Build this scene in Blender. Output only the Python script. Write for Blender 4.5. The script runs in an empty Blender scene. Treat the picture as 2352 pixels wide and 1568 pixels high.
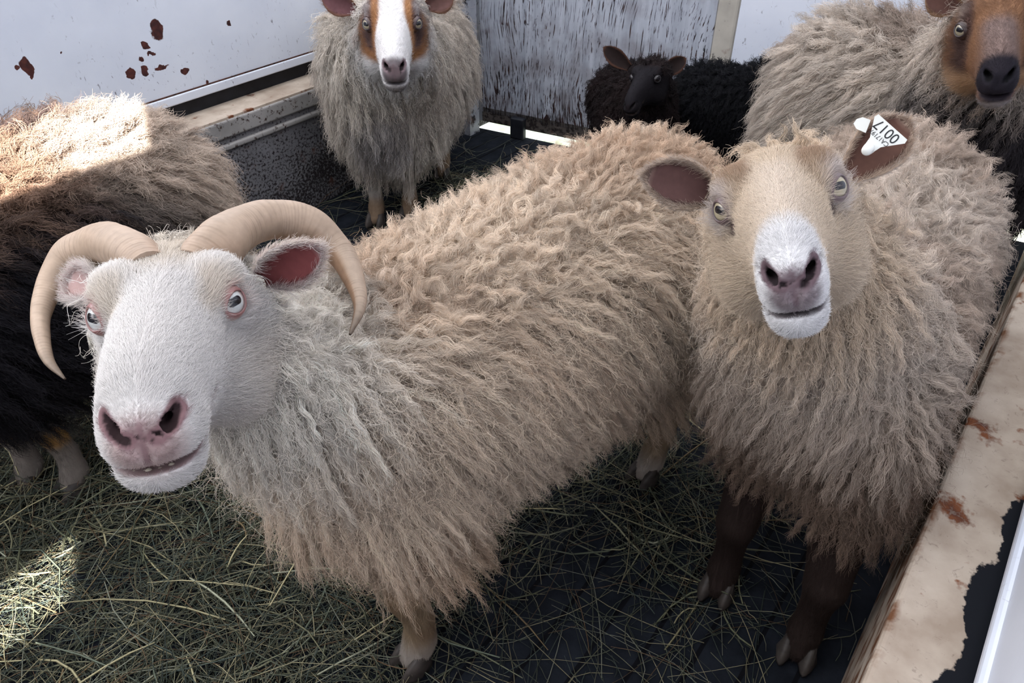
import bpy, math, time
import numpy as np
from mathutils import Vector, Matrix
from mathutils.kdtree import KDTree

T0 = time.time()
scene = bpy.context.scene
COL = scene.collection
RNG = np.random.default_rng(7)

# ------------------------------------------------------------------ camera
PITCH = math.radians(38.0)
CAM_Z = 1.2
cam_data = bpy.data.cameras.new('camera')
cam_data.sensor_width = 36.0
cam_data.lens = 1700.0 * 36.0 / 2352.0
cam_data.clip_start = 0.02
cam = bpy.data.objects.new('camera', cam_data)
cam.location = (0, 0, CAM_Z)
cam.rotation_euler = (math.radians(90) - PITCH, 0, 0)
COL.objects.link(cam)
scene.camera = cam

# ------------------------------------------------------------------ world, sun, exposure
world = bpy.data.worlds.new('sky')
scene.world = world
world.use_nodes = True
_bg = world.node_tree.nodes['Background']
_bg.inputs['Strength'].default_value = 1.0
# overcast sky: about three times brighter overhead than at the horizon
_wt = world.node_tree
_tc = _wt.nodes.new('ShaderNodeTexCoord'); _sx = _wt.nodes.new('ShaderNodeSeparateXYZ'); _rp = _wt.nodes.new('ShaderNodeValToRGB')
_wt.links.new(_tc.outputs['Generated'], _sx.inputs[0]); _wt.links.new(_sx.outputs[2], _rp.inputs[0]); _wt.links.new(_rp.outputs[0], _bg.inputs['Color'])
_rp.color_ramp.elements[0].position = 0.0; _rp.color_ramp.elements[0].color = (0.40, 0.44, 0.50, 1)
_rp.color_ramp.elements[1].position = 1.0; _rp.color_ramp.elements[1].color = (2.75, 2.84, 3.00, 1)

AX_U = np.array([0.607, 0.794, 0.0])      # along the trailer, away from the camera
AX_N = np.array([0.794, -0.607, 0.0])     # across the trailer, to the right


def W(a, b, z=0.0):
    """trailer coordinates (along, across, up) to world"""
    return AX_U * a + AX_N * b + np.array([0, 0, z])


sun_dir = AX_U * 0.50 + AX_N * -0.86 + np.array([0, 0, -0.60])
sun_data = bpy.data.lights.new('sun', 'SUN')
sun_data.energy = 30.0
sun_data.angle = math.radians(0.6)
sun_data.color = (1.0, 0.95, 0.88)
sun = bpy.data.objects.new('sun', sun_data)
sun.rotation_euler = Vector(sun_dir).to_track_quat('-Z', 'Y').to_euler()
COL.objects.link(sun)

scene.view_settings.view_transform = 'Standard'
scene.view_settings.look = 'None'
scene.view_settings.gamma = 1.0
scene.view_settings.use_curve_mapping = False
scene.view_settings.exposure = 0.24
scene.cycles.max_bounces = 4
scene.cycles.diffuse_bounces = 3
scene.cycles.glossy_bounces = 2
scene.cycles.transmission_bounces = 4
scene.cycles.transparent_max_bounces = 4
scene.cycles.adaptive_threshold = 0.04
scene.cycles_curves.shape = 'RIBBONS'
scene.cycles_curves.subdivisions = 1

# ------------------------------------------------------------------ small helpers


def nrm(v):
    v = np.asarray(v, float)
    return v / (np.linalg.norm(v, axis=-1, keepdims=True) + 1e-12)


def px(x, y, d):
    """a point seen at image place (x, y) at camera depth d (used to read positions off the photograph)"""
    s, c = math.sin(PITCH), math.cos(PITCH)
    r = np.array([1, 0, 0.]) * (x - 1176) / 1700 + np.array([0, s, c]) * (784 - y) / 1700 + np.array([0, c, -s])
    return np.array([0, 0, CAM_Z]) + d * r


def tag(o, label=None, cat=None, group=None, kind=None):
    if label: o['label'] = label
    if cat: o['category'] = cat
    if group: o['group'] = group
    if kind: o['kind'] = kind
    return o


def attach(o, parent):
    COL.objects.link(o)
    if parent is not None:
        o.parent = parent
        o.matrix_parent_inverse = parent.matrix_basis.inverted()
    return o


def empty(name, loc):
    o = bpy.data.objects.new(name, None)
    o.location = Vector(loc)
    o.empty_display_size = 0.1
    COL.objects.link(o)
    return o


def mesh_obj(name, verts, faces, mat=None, parent=None, col=None, smooth=True):
    me = bpy.data.meshes.new(name)
    verts = np.asarray(verts, np.float32)
    if isinstance(faces, np.ndarray):
        n, k = faces.shape
        me.vertices.add(len(verts)); me.vertices.foreach_set('co', verts.ravel())
        me.loops.add(n * k); me.loops.foreach_set('vertex_index', faces.astype(np.int32).ravel())
        me.polygons.add(n)
        me.polygons.foreach_set('loop_start', np.arange(0, n * k, k, dtype=np.int32))
        me.update(calc_edges=True)
    else:
        me.from_pydata([tuple(map(float, v)) for v in verts], [], [tuple(map(int, f)) for f in faces])
    if smooth:
        me.polygons.foreach_set('use_smooth', np.ones(len(me.polygons), bool))
    if col is not None:
        at = me.color_attributes.new('col', 'FLOAT_COLOR', 'POINT')
        c4 = np.ones((len(verts), 4), np.float32); c4[:, :3] = col
        at.data.foreach_set('color', c4.ravel())
    me.update()
    o = bpy.data.objects.new(name, me)
    if mat: me.materials.append(mat)
    return attach(o, parent)


class MB:
    """collects boxes and prisms into one mesh"""
    def __init__(self): self.v = []; self.f = []

    def add(self, v, f):
        b = len(self.v); self.v += [tuple(map(float, p)) for p in v]; self.f += [tuple(b + i for i in q) for q in f]

    def box(self, o, x, y, z):
        o, x, y, z = map(lambda q: np.asarray(q, float), (o, x, y, z))
        p = [o, o + x, o + x + y, o + y, o + z, o + x + z, o + x + y + z, o + y + z]
        f = [(3, 2, 1, 0), (4, 5, 6, 7), (0, 1, 5, 4), (1, 2, 6, 5), (2, 3, 7, 6), (3, 0, 4, 7)]
        if np.dot(np.cross(x, y), z) < 0: f = [q[::-1] for q in f]
        self.add(p, f)

    def tbox(self, a0, a1, b0, b1, z0, z1):
        self.box(W(a0, b0, z0), AX_U * (a1 - a0), AX_N * (b1 - b0), (0, 0, z1 - z0))

    def build(self, name, mat, parent=None, bevel=0.0, smooth=False):
        o = mesh_obj(name, np.array(self.v), self.f, mat, parent, smooth=smooth)
        if bevel:
            m = o.modifiers.new('bevel', 'BEVEL'); m.width = bevel; m.segments = 3; m.limit_method = 'ANGLE'
        return o


# ------------------------------------------------------------------ materials
class NT:
    def __init__(self, name):
        self.m = bpy.data.materials.new(name); self.m.use_nodes = True
        self.t = self.m.node_tree; self.n = self.t.nodes; self.l = self.t.links
        self.p = self.n['Principled BSDF']

    def add(self, typ, **kw):
        nd = self.n.new(typ)
        for k, v in kw.items():
            if k.startswith('i_'):
                self.put(nd, k[2:].replace('_', ' '), v)
            else: setattr(nd, k, v)
        return nd

    def put(self, nd, key, v):
        s = nd.inputs[int(key)] if str(key).isdigit() else nd.inputs[key]
        if isinstance(v, bpy.types.NodeSocket): self.l.new(v, s)
        else: s.default_value = v

    def math(self, op, a, b=None, c=None, clamp=False):
        nd = self.n.new('ShaderNodeMath'); nd.operation = op; nd.use_clamp = clamp
        for i, v in enumerate((a, b, c)):
            if v is not None: self.put(nd, i, v)
        return nd.outputs[0]

    def noise(self, vec, scale, detail=4, rough=0.55, dist=0.0):
        nd = self.add('ShaderNodeTexNoise', i_Scale=scale, i_Detail=detail, i_Roughness=rough, i_Distortion=dist)
        if vec is not None: self.l.new(vec, nd.inputs['Vector'])
        return nd.outputs['Fac']

    def ramp(self, fac, stops, interp='LINEAR'):
        nd = self.n.new('ShaderNodeValToRGB'); nd.color_ramp.interpolation = interp
        e = nd.color_ramp.elements
        while len(e) < len(stops): e.new(0.5)
        for i, (p, c) in enumerate(stops):
            e[i].position = p
            e[i].color = (*c, 1) if not isinstance(c, (int, float)) else (c, c, c, 1)
        self.l.new(fac, nd.inputs[0]); return nd.outputs[0]

    def mix(self, fac, a, b):
        nd = self.n.new('ShaderNodeMix'); nd.data_type = 'RGBA'
        for k, v in ((0, fac), (6, a), (7, b)):
            if isinstance(v, bpy.types.NodeSocket): self.l.new(v, nd.inputs[k])
            else: nd.inputs[k].default_value = (*v, 1) if k else v
        return nd.outputs[2]

    def obj(self): return self.add('ShaderNodeTexCoord').outputs['Object']

    def mapping(self, vec, scale=(1, 1, 1), rot=(0, 0, 0), loc=(0, 0, 0)):
        nd = self.n.new('ShaderNodeMapping')
        nd.inputs['Scale'].default_value = scale; nd.inputs['Rotation'].default_value = rot; nd.inputs['Location'].default_value = loc
        self.l.new(vec, nd.inputs['Vector']); return nd.outputs[0]

    def out(self, color=None, rough=None, spec=None, bump=None, bstr=0.3, bdist=0.01):
        if color is not None:
            if isinstance(color, bpy.types.NodeSocket): self.l.new(color, self.p.inputs['Base Color'])
            else: self.p.inputs['Base Color'].default_value = (*color, 1)
        if rough is not None: self.put(self.p, 'Roughness', rough)
        if spec is not None: self.p.inputs['Specular IOR Level'].default_value = spec
        if bump is not None:
            b = self.add('ShaderNodeBump', i_Strength=bstr, i_Distance=bdist); self.l.new(bump, b.inputs['Height'])
            self.l.new(b.outputs[0], self.p.inputs['Normal'])
        return self.m


def trailer_coords(nt):
    """object coordinates turned to (along, across, up)"""
    o = nt.obj()
    ang = math.atan2(AX_U[1], AX_U[0])
    return nt.mapping(o, rot=(0, 0, -ang))   # x = along u, y = to the left, z = up


def chip_mask(nt, vec, chips, warp=0.02, wscale=30.0):
    """irregular paint chips at (along, up, radius) on a wall"""
    nz = nt.add('ShaderNodeTexNoise', i_Scale=wscale, i_Detail=3.0); nt.l.new(vec, nz.inputs['Vector'])
    sep = nt.add('ShaderNodeSeparateXYZ'); nt.l.new(vec, sep.inputs[0])
    sn = nt.add('ShaderNodeSeparateXYZ'); nt.l.new(nz.outputs['Color'], sn.inputs[0])
    x = nt.math('ADD', sep.outputs[0], nt.math('MULTIPLY', nt.math('SUBTRACT', sn.outputs[0], 0.5), warp * 2))
    z = nt.math('ADD', sep.outputs[2], nt.math('MULTIPLY', nt.math('SUBTRACT', sn.outputs[1], 0.5), warp * 2))
    tot = None
    for (a, zz, ra, rz) in chips:
        dx = nt.math('DIVIDE', nt.math('SUBTRACT', x, a), ra); dz = nt.math('DIVIDE', nt.math('SUBTRACT', z, zz), rz)
        d = nt.math('SQRT', nt.math('ADD', nt.math('MULTIPLY', dx, dx), nt.math('MULTIPLY', dz, dz)))
        m = nt.math('MULTIPLY', nt.math('SUBTRACT', 1.0, d), 12.0, clamp=True)
        tot = m if tot is None else nt.math('MAXIMUM', tot, m)
    return tot


def m_white_panel(chips, name):
    nt = NT(name); v = trailer_coords(nt)
    base = nt.ramp(nt.noise(v, 3.0, 5), [(0.3, (0.60, 0.63, 0.72)), (0.7, (0.74, 0.76, 0.83))])
    stretched = nt.mapping(v, scale=(2.2, 1, 1))
    scratch = nt.ramp(nt.noise(stretched, 45, 3, 0.6, 0.8), [(0.63, 0.0), (0.70, 1.0)])
    patchy = nt.ramp(nt.noise(v, 5.0, 2), [(0.47, 0.0), (0.62, 1.0)])
    c = nt.mix(nt.math('MULTIPLY', nt.math('MULTIPLY', scratch, patchy), 0.8), base, (0.10, 0.08, 0.10))
    rust = nt.ramp(nt.noise(v, 70, 3), [(0.35, (0.035, 0.014, 0.016)), (0.65, (0.11, 0.035, 0.028))])
    if chips:
        c = nt.mix(chip_mask(nt, v, chips), c, rust)
    return nt.out(c, 0.38, 0.35, bump=nt.noise(v, 9, 3), bstr=0.10, bdist=0.02)


def m_wood_door(name):
    nt = NT(name); v = nt.obj()          # the door's own axes: x along, z up
    g = nt.mapping(v, scale=(1, 1, 0.06))
    warp = nt.add('ShaderNodeTexNoise', i_Scale=4.0, i_Detail=2.0); nt.l.new(nt.mapping(v, scale=(1, 1, 0.35)), warp.inputs['Vector'])
    mixv = nt.add('ShaderNodeVectorMath', operation='MULTIPLY_ADD')
    nt.l.new(warp.outputs['Color'], mixv.inputs[0]); mixv.inputs[1].default_value = (0.16, 0.0, 0.05); nt.l.new(g, mixv.inputs[2])
    crack = nt.noise(mixv.outputs[0], 190, 4.0, 0.62)
    sep = nt.add('ShaderNodeSeparateXYZ'); nt.l.new(v, sep.inputs[0])
    big = nt.noise(v, 5.0, 3)
    thr = nt.math('ADD', nt.math('MULTIPLY', nt.math('SUBTRACT', big, 0.5), 0.30), nt.math('MULTIPLY', nt.math('SUBTRACT', 0.36, sep.outputs[2]), 0.20))
    cr = nt.math('ADD', crack, thr)
    white = nt.ramp(nt.noise(g, 40, 3), [(0.3, (0.30, 0.32, 0.37)), (0.7, (0.46, 0.48, 0.54))])
    dirt = nt.ramp(nt.math('ADD', nt.noise(v, 9, 4), nt.math('MULTIPLY', sep.outputs[2], -0.25)), [(0.35, 0.0), (0.62, 0.75)])
    white = nt.mix(dirt, white, (0.17, 0.15, 0.16))
    dark = nt.ramp(nt.noise(v, 20, 3), [(0.35, (0.010, 0.009, 0.012)), (0.7, (0.06, 0.028, 0.024))])
    m = nt.ramp(cr, [(0.565, 0.0), (0.60, 1.0)])
    c = nt.mix(m, white, dark)
    flake = nt.ramp(nt.noise(nt.mapping(v, scale=(1, 1, 0.55)), 11, 4, 0.6), [(0.655, 0.0), (0.675, 1.0)])
    c = nt.mix(flake, c, dark)
    return nt.out(c, 0.75, 0.2, bump=nt.math('SUBTRACT', 1.0, m), bstr=0.5, bdist=0.004)


def m_speckled(name, light, dark, amount=0.52, scale=60, low=0.0):
    nt = NT(name); v = trailer_coords(nt)
    sep = nt.add('ShaderNodeSeparateXYZ'); nt.l.new(v, sep.inputs[0])
    base = nt.mix(nt.ramp(nt.noise(v, 6, 4), [(0.35, 0.0), (0.7, 1.0)]), light, tuple(x * 0.6 for x in light))
    sp = nt.math('ADD', nt.noise(v, scale, 5, 0.65), nt.math('MULTIPLY', nt.math('SUBTRACT', 0.35, sep.outputs[2]), low))
    sp = nt.math('ADD', sp, nt.math('MULTIPLY', nt.math('SUBTRACT', nt.noise(v, 7, 3), 0.5), 0.25))
    c = nt.mix(nt.ramp(sp, [(amount, 0.0), (amount + 0.09, 1.0)]), base, dark)
    rust = nt.ramp(nt.noise(v, 13, 5, 0.6), [(0.60, 0.0), (0.72, 0.7)])
    c = nt.mix(rust, c, (0.12, 0.045, 0.025))
    return nt.out(c, 0.6, 0.25, bump=sp, bstr=0.2, bdist=0.003)


def m_ledge(name, tar_edge=None):
    nt = NT(name); v = trailer_coords(nt)
    sep = nt.add('ShaderNodeSeparateXYZ'); nt.l.new(v, sep.inputs[0])
    base = nt.ramp(nt.noise(v, 14, 5), [(0.3, (0.36, 0.28, 0.22)), (0.7, (0.56, 0.47, 0.39))])
    scr = nt.ramp(nt.noise(nt.mapping(v, scale=(1, 1, 1), rot=(0, 0, 0.5)), 60, 4, 0.7, 2.0), [(0.60, 0.0), (0.70, 0.55)])
    c = nt.mix(scr, base, (0.20, 0.15, 0.12))
    rust = nt.ramp(nt.noise(v, 15, 5, 0.62), [(0.585, 0.0), (0.66, 1.0)])
    rcol = nt.ramp(nt.noise(v, 60, 3), [(0.35, (0.05, 0.02, 0.02)), (0.65, (0.20, 0.07, 0.03))])
    c = nt.mix(rust, c, rcol)
    if tar_edge is not None:
        n1 = nt.math('MULTIPLY', nt.math('SUBTRACT', nt.noise(v, 9, 6, 0.6), 0.5), 0.09)
        b = nt.math('ADD', nt.math('MULTIPLY', sep.outputs[1], -1.0), n1)
        b = nt.math('SUBTRACT', b, nt.math('MULTIPLY', nt.math('MAXIMUM', nt.math('SUBTRACT', sep.outputs[0], 0.62), 0.0), 0.075))
        t = nt.math('MULTIPLY', nt.math('SUBTRACT', b, tar_edge), 400, clamp=True)
        c = nt.mix(t, c, (0.008, 0.009, 0.013))
        e = nt.math('MULTIPLY', nt.math('SUBTRACT', nt.math('ADD', 0.068, nt.math('MULTIPLY', n1, 0.25)), nt.math('MULTIPLY', sep.outputs[1], -1.0)), 120, clamp=True)
        c = nt.mix(nt.math('MULTIPLY', e, nt.ramp(nt.noise(v, 25, 4), [(0.45, 0.0), (0.62, 1.0)])), c, (0.16, 0.07, 0.035))
    return nt.out(c, 0.7, 0.12, bump=nt.noise(v, 30, 4), bstr=0.15, bdist=0.004)


def m_floor(name):
    nt = NT(name); v = trailer_coords(nt)
    sep = nt.add('ShaderNodeSeparateXYZ'); nt.l.new(v, sep.inputs[0])
    fr = nt.math('FRACT', nt.math('MULTIPLY', sep.outputs[1], 1 / 0.075))
    gro = nt.math('LESS_THAN', fr, 0.10)
    base = nt.ramp(nt.noise(v, 20, 5), [(0.3, (0.006, 0.0075, 0.011)), (0.75, (0.018, 0.021, 0.029))])
    c = nt.mix(gro, base, (0.004, 0.004, 0.006))
    return nt.out(c, 0.75, 0.10, bump=nt.math('ADD', nt.math('MULTIPLY', gro, -1.0), nt.math('MULTIPLY', nt.noise(v, 40, 4), 0.6)), bstr=0.6, bdist=0.006)


def m_plain(name, color, rough=0.6, spec=0.3, nscale=None, amp=0.2):
    nt = NT(name)
    if nscale:
        v = nt.obj()
        c = nt.ramp(nt.noise(v, nscale, 4), [(0.3, tuple(x * (1 - amp) for x in color)), (0.7, tuple(min(1, x * (1 + amp)) for x in color))])
        return nt.out(c, rough, spec)
    return nt.out(color, rough, spec)


def m_attr(name, rough=0.65, spec=0.25, bump_scale=None, bstr=0.2):
    nt = NT(name)
    a = nt.add('ShaderNodeAttribute', attribute_name='col')
    v = nt.obj()
    f = nt.ramp(nt.noise(v, 90, 3), [(0.3, 0.82), (0.7, 1.0)])
    mm = nt.n.new('ShaderNodeMix'); mm.data_type = 'RGBA'; mm.blend_type = 'MULTIPLY'; mm.inputs[0].default_value = 1.0
    nt.l.new(a.outputs['Color'], mm.inputs[6]); nt.l.new(f, mm.inputs[7])
    return nt.out(mm.outputs[2], rough, spec, bump=nt.noise(v, bump_scale, 4) if bump_scale else None, bstr=bstr, bdist=0.002)


def m_hair(name, translucent=0.35):
    nt = NT(name)
    a = nt.add('ShaderNodeAttribute', attribute_name='col')
    nt.l.new(a.outputs['Color'], nt.p.inputs['Base Color'])
    nt.p.inputs['Roughness'].default_value = 0.55
    nt.p.inputs['Specular IOR Level'].default_value = 0.18
    tr = nt.n.new('ShaderNodeBsdfTranslucent'); nt.l.new(a.outputs['Color'], tr.inputs['Color'])
    ms = nt.n.new('ShaderNodeMixShader'); ms.inputs[0].default_value = translucent
    nt.l.new(nt.p.outputs[0], ms.inputs[1]); nt.l.new(tr.outputs[0], ms.inputs[2])
    nt.l.new(ms.outputs[0], nt.n['Material Output'].inputs['Surface'])
    return nt.m


def m_eye(name, iris=(0.62, 0.60, 0.50), rim=(0.10, 0.07, 0.05), coat=0.28):
    nt = NT(name); v = nt.obj()
    sep = nt.add('ShaderNodeSeparateXYZ'); nt.l.new(v, sep.inputs[0])
    ax = nt.math('MAXIMUM', nt.math('SUBTRACT', nt.math('ABSOLUTE', sep.outputs[0]), 0.0034), 0.0)
    d = nt.math('SQRT', nt.math('ADD', nt.math('MULTIPLY', ax, ax), nt.math('MULTIPLY', sep.outputs[1], sep.outputs[1])))
    pup = nt.math('MULTIPLY', nt.math('SUBTRACT', 0.0039, d), 2500, clamp=True)
    r = nt.math('SQRT', nt.math('ADD', nt.math('MULTIPLY', sep.outputs[0], sep.outputs[0]), nt.math('MULTIPLY', sep.outputs[1], sep.outputs[1])))
    ir = nt.math('MULTIPLY', nt.math('SUBTRACT', 0.0104, r), 900, clamp=True)
    irc = nt.mix(nt.noise(v, 350, 3), iris, tuple(x * 0.6 for x in iris))
    c = nt.mix(ir, rim, irc)
    lim = nt.math('MULTIPLY', nt.math('SUBTRACT', r, 0.0086), 700, clamp=True)
    c = nt.mix(nt.math('MULTIPLY', lim, nt.math('MULTIPLY', ir, 0.75)), c, rim)
    c = nt.mix(pup, c, (0.004, 0.004, 0.007))
    nt.p.inputs['Coat Weight'].default_value = coat
    nt.p.inputs['Coat Roughness'].default_value = 0.03
    return nt.out(c, 0.2, 0.5 * min(1, coat * 4))


# ------------------------------------------------------------------ setting: the stock trailer
LB, RB = -1.926, 0.057          # faces of the two low ledge boxes
LW, RW = -2.005, 0.150          # the white upper panels
left_chips = [(1.36, 0.60, .030, .022)]
CORNER = np.array([-0.155, 2.955, 0])
DOOR_DIR = np.array([0.883, -0.469, 0]); DOOR_N = np.array([-0.469, -0.883, 0])   # DOOR_N faces the camera


def wall_hit(x, y, b):
    c = np.array([0, 0, CAM_Z]); D = px(x, y, 1) - c
    k = (b - c @ AX_N) / (D @ AX_N); p = c + k * D
    return p @ AX_U, p[2]


_ch = []
for (x, y, rx, ry) in [(362, 70, 17, 24), (333, 103, 10, 10), (345, 122, 8, 4), (323, 139, 6, 5), (333, 163, 11, 10), (372, 155, 15, 5),
                       (297, 168, 11, 8), (423, 163, 7, 9), (526, 52, 5, 7), (60, 150, 14, 20), (38, 157, 9, 6), (135, 117, 3, 3), (477, 194, 4, 3), (68, 165, 6, 8)]:
    a, z = wall_hit(x, y, LW); a2, _ = wall_hit(x + rx, y, LW); _, z2 = wall_hit(x, y - ry, LW)
    _ch.append((a, z, abs(a2 - a) * 1.1, abs(z2 - z) * 1.15))
M_WHITE_L = m_white_panel(_ch, 'chipped_white_panel')
M_WHITE = m_white_panel([], 'white_panel')
M_LOW = m_speckled('dirty_speckled_metal', (0.23, 0.225, 0.24), (0.022, 0.017, 0.019), 0.52, 120, 0.30)
M_LEDGE_R = m_ledge('cream_rusty_ledge', 0.122)
M_LEDGE_L = m_ledge('ochre_rusty_ledge')
M_BLACK = m_plain('black_rubber', (0.012, 0.013, 0.018), 0.55, 0.35, 30, 0.5)
M_RIM = m_speckled('chipped_cream_metal', (0.36, 0.34, 0.33), (0.05, 0.03, 0.025), 0.545, 75)

fc = [W(-2.6, -2.2), W(-2.6, 0.5), CORNER + DOOR_DIR * 2.6 - DOOR_N * .035, CORNER - DOOR_DIR * .35 - DOOR_N * .035]
fv = [p + np.array([0, 0, z]) for z in (-.06, 0) for p in fc]
tag(mesh_obj('floor', fv, [(3, 2, 1, 0), (4, 5, 6, 7), (0, 1, 5, 4), (1, 2, 6, 5), (2, 3, 7, 6), (3, 0, 4, 7)], m_floor('dark_boards'), smooth=False), kind='structure', label='dark ribbed trailer floor under the hay')
# left lower wall: box with two pressed ribs and a ledge on top
b = MB()
b.tbox(-2.5, 2.6, LB - 0.22, LB, 0.0, 0.388)
o = b.build('wall_left', M_LOW, bevel=0.004); tag(o, kind='structure', label='speckled low grey metal wall on the left')
for i, (z0, z1) in enumerate(((0.300, 0.318), (0.336, 0.388))):
    b = MB(); b.tbox(-2.5, 2.35, LB - 0.01, LB + 0.010, z0, z1)
    tag(b.build('trim_%d' % (i + 1), M_RIM, bevel=0.006), kind='structure', label='pressed rib on the left wall' if i == 0 else 'chipped cream ledge rim on the left wall')
b = MB(); b.tbox(-2.5, 2.35, LW - 0.05, LB + 0.006, 0.385, 0.394)
tag(b.build('trim_3', M_LEDGE_L), kind='structure', label='rusty ochre ledge top of the left wall')
b = MB(); b.tbox(-2.5, 2.6, LW - 0.08, LW - 0.022, 0.394, 0.47)
tag(b.build('trim_4', M_BLACK), kind='structure', label='black recess below the white left panel')
b = MB(); b.tbox(-2.5, 2.6, LW - 0.012, LW + 0.006, 0.440, 0.466)
tag(b.build('trim_5', M_WHITE, bevel=0.004), kind='structure', label='white lip along the bottom of the left panel')
b = MB(); b.tbox(-2.5, 2.6, LW - 0.012, LW + 0.0035, 0.466, 0.4695)
tag(b.build('trim_6', m_speckled('rust_seam', (0.11, 0.05, 0.04), (0.015, 0.01, 0.01), 0.5, 90)), kind='structure', label='rusty seam over the white lip')
# upper white panel
TOPZ = 1.75
def panel(b0, b1, z0, z1, a0, a1, openings):
    """a long upright panel with rectangular openings"""
    m = MB(); cuts = sorted({a0, a1, *[q for o_ in openings for q in o_[:2]]})
    for p0, p1 in zip(cuts[:-1], cuts[1:]):
        am = (p0 + p1) / 2; z = z0
        for o_ in sorted((o_ for o_ in openings if o_[0] < am < o_[1]), key=lambda q: q[2]):
            m.tbox(p0, p1, b0, b1, z, o_[2]); z = o_[3]
        m.tbox(p0, p1, b0, b1, z, z1)
    return m


tag(panel(LW - 0.03, LW, 0.468, TOPZ, -2.5, 2.6, []).build('wall_left_upper', M_WHITE_L), kind='structure', label='white painted panel with rust chips')
# right side
b = MB(); b.tbox(-2.5, 2.9, RB, RW + 0.25, 0.0, 0.39)
tag(b.build('wall_right', M_LEDGE_R, bevel=0.008), kind='structure', label='cream rusty ledge box with black tar on the right')
# unseen height added to block the sun; two added gaps shape its patches
b = panel(RW + 0.004, RW + 0.03, 0.44, 2.75, -2.5, 2.66, [(-.64, -.23, 1.66, 1.86), (-.82, -.60, .89, 1.00)])
tag(b.build('wall_right_upper', M_WHITE), kind='structure', label='white panel over the right ledge')
b = MB(); b.tbox(-2.5, 2.9, RW - 0.004, RW + 0.02, 0.436, 0.462)
tag(b.build('trim_7', M_WHITE, bevel=0.009), kind='structure', label='rounded white lip at lower right')
b = MB(); b.tbox(-2.5, 2.9, RW + 0.012, RW + 0.05, 0.388, 0.45)
tag(b.build('trim_8', M_BLACK), kind='structure', label='black gap behind the right ledge')


def door_local(name, mat, t0, t1, z0, z1, n0=0.0, n1=0.03, label=None, bevel=0.0):
    """a flat box in the plane of the end doors, with its own axes"""
    L = t1 - t0
    v = np.array([(x, y, z) for z in (z0, z1) for y in (0, n1 - n0) for x in (0, L)], float)
    f = [(0, 2, 3, 1), (4, 5, 7, 6), (0, 1, 5, 4), (1, 3, 7, 5), (3, 2, 6, 7), (2, 0, 4, 6)]
    o = mesh_obj(name, v, f, mat, None, smooth=False)
    p = CORNER + DOOR_DIR * t0 - DOOR_N * n1
    o.matrix_world = Matrix.Translation(Vector(p)) @ Matrix.Rotation(math.atan2(DOOR_DIR[1], DOOR_DIR[0]), 4, 'Z')
    if bevel:
        m = o.modifiers.new('bevel', 'BEVEL'); m.width = bevel; m.segments = 3
    tag(o, kind='structure', label=label)
    return o


M_DOOR = m_wood_door('weathered_plywood')
M_SILL = m_speckled('rusty_brown_metal', (0.12, 0.10, 0.09), (0.02, 0.015, 0.015), 0.5, 60)
M_POST = m_speckled('cream_post_paint', (0.52, 0.48, 0.42), (0.03, 0.025, 0.025), 0.63, 40)
door_local('door_1', M_DOOR, 0.02, 0.915, 0.075, 1.62, 0.0, 0.03, 'weathered white plywood door')
door_local('trim_9', M_SILL, 0.02, 0.93, 0.034, 0.098, -0.012, 0.03, 'rusty rail along the foot of the plywood door', 0.004)
door_local('trim_10', M_BLACK, 0.165, 0.225, 0.0, 0.085, -0.03, 0.0, 'dark hinge block under the plywood door', 0.006)
door_local('trim_11', m_speckled('grey_edge', (0.36, 0.37, 0.40), (0.03, 0.03, 0.03), 0.6, 60), 0.003, 0.022, 0.034, 1.62, -0.006, 0.034, 'grey edge strip of the plywood door', 0.003)
door_local('trim_12', M_POST, 0.900, 0.985, 0.0, 1.62, -0.035, 0.03, 'cream post between the two doors', 0.012)
door_local('door_2', m_white_panel([], 'bluish_white_door'), 0.985, 2.6, 0.075, 1.62, 0.0, 0.03, 'bluish white right hand door')
door_local('trim_13', M_BLACK, 0.985, 2.6, 0.045, 0.078, -0.01, 0.03, 'dark rail along the foot of the right hand door')
# unseen panel added behind the camera to block low light
b = MB(); b.tbox(-1.05, -1.0, LB, RB, 0.0, 1.0)
tag(b.build('blocker_rear', M_LOW), kind='structure', label='unseen low panel added to block light from the rear')
# corner strip between left wall and door
b = MB(); b.tbox(2.20, 2.26, LW - 0.03, LB + 0.03, 0.0, TOPZ)
tag(b.build('wall_corner', m_speckled('peeling_corner', (0.42, 0.43, 0.47), (0.02, 0.02, 0.025), 0.54, 22)), kind='structure', label='peeling corner strip beside the plywood door')
# ground outside
gp = np.array([W(-12, -12, -0.25), W(14, -12, -0.25), W(14, 12, -0.25), W(-12, 12, -0.25)])
nt = NT('bright_grass'); v_ = nt.obj()
g_ = nt.out(nt.ramp(nt.noise(v_, 8, 5), [(0.35, (0.55, 0.66, 0.40)), (0.6, (0.85, 0.87, 0.80))]), 0.9, 0.1)
tag(mesh_obj('ground', gp, [(0, 1, 2, 3)], g_, smooth=False), kind='structure', label='pale grass outside below the door gap')


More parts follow.
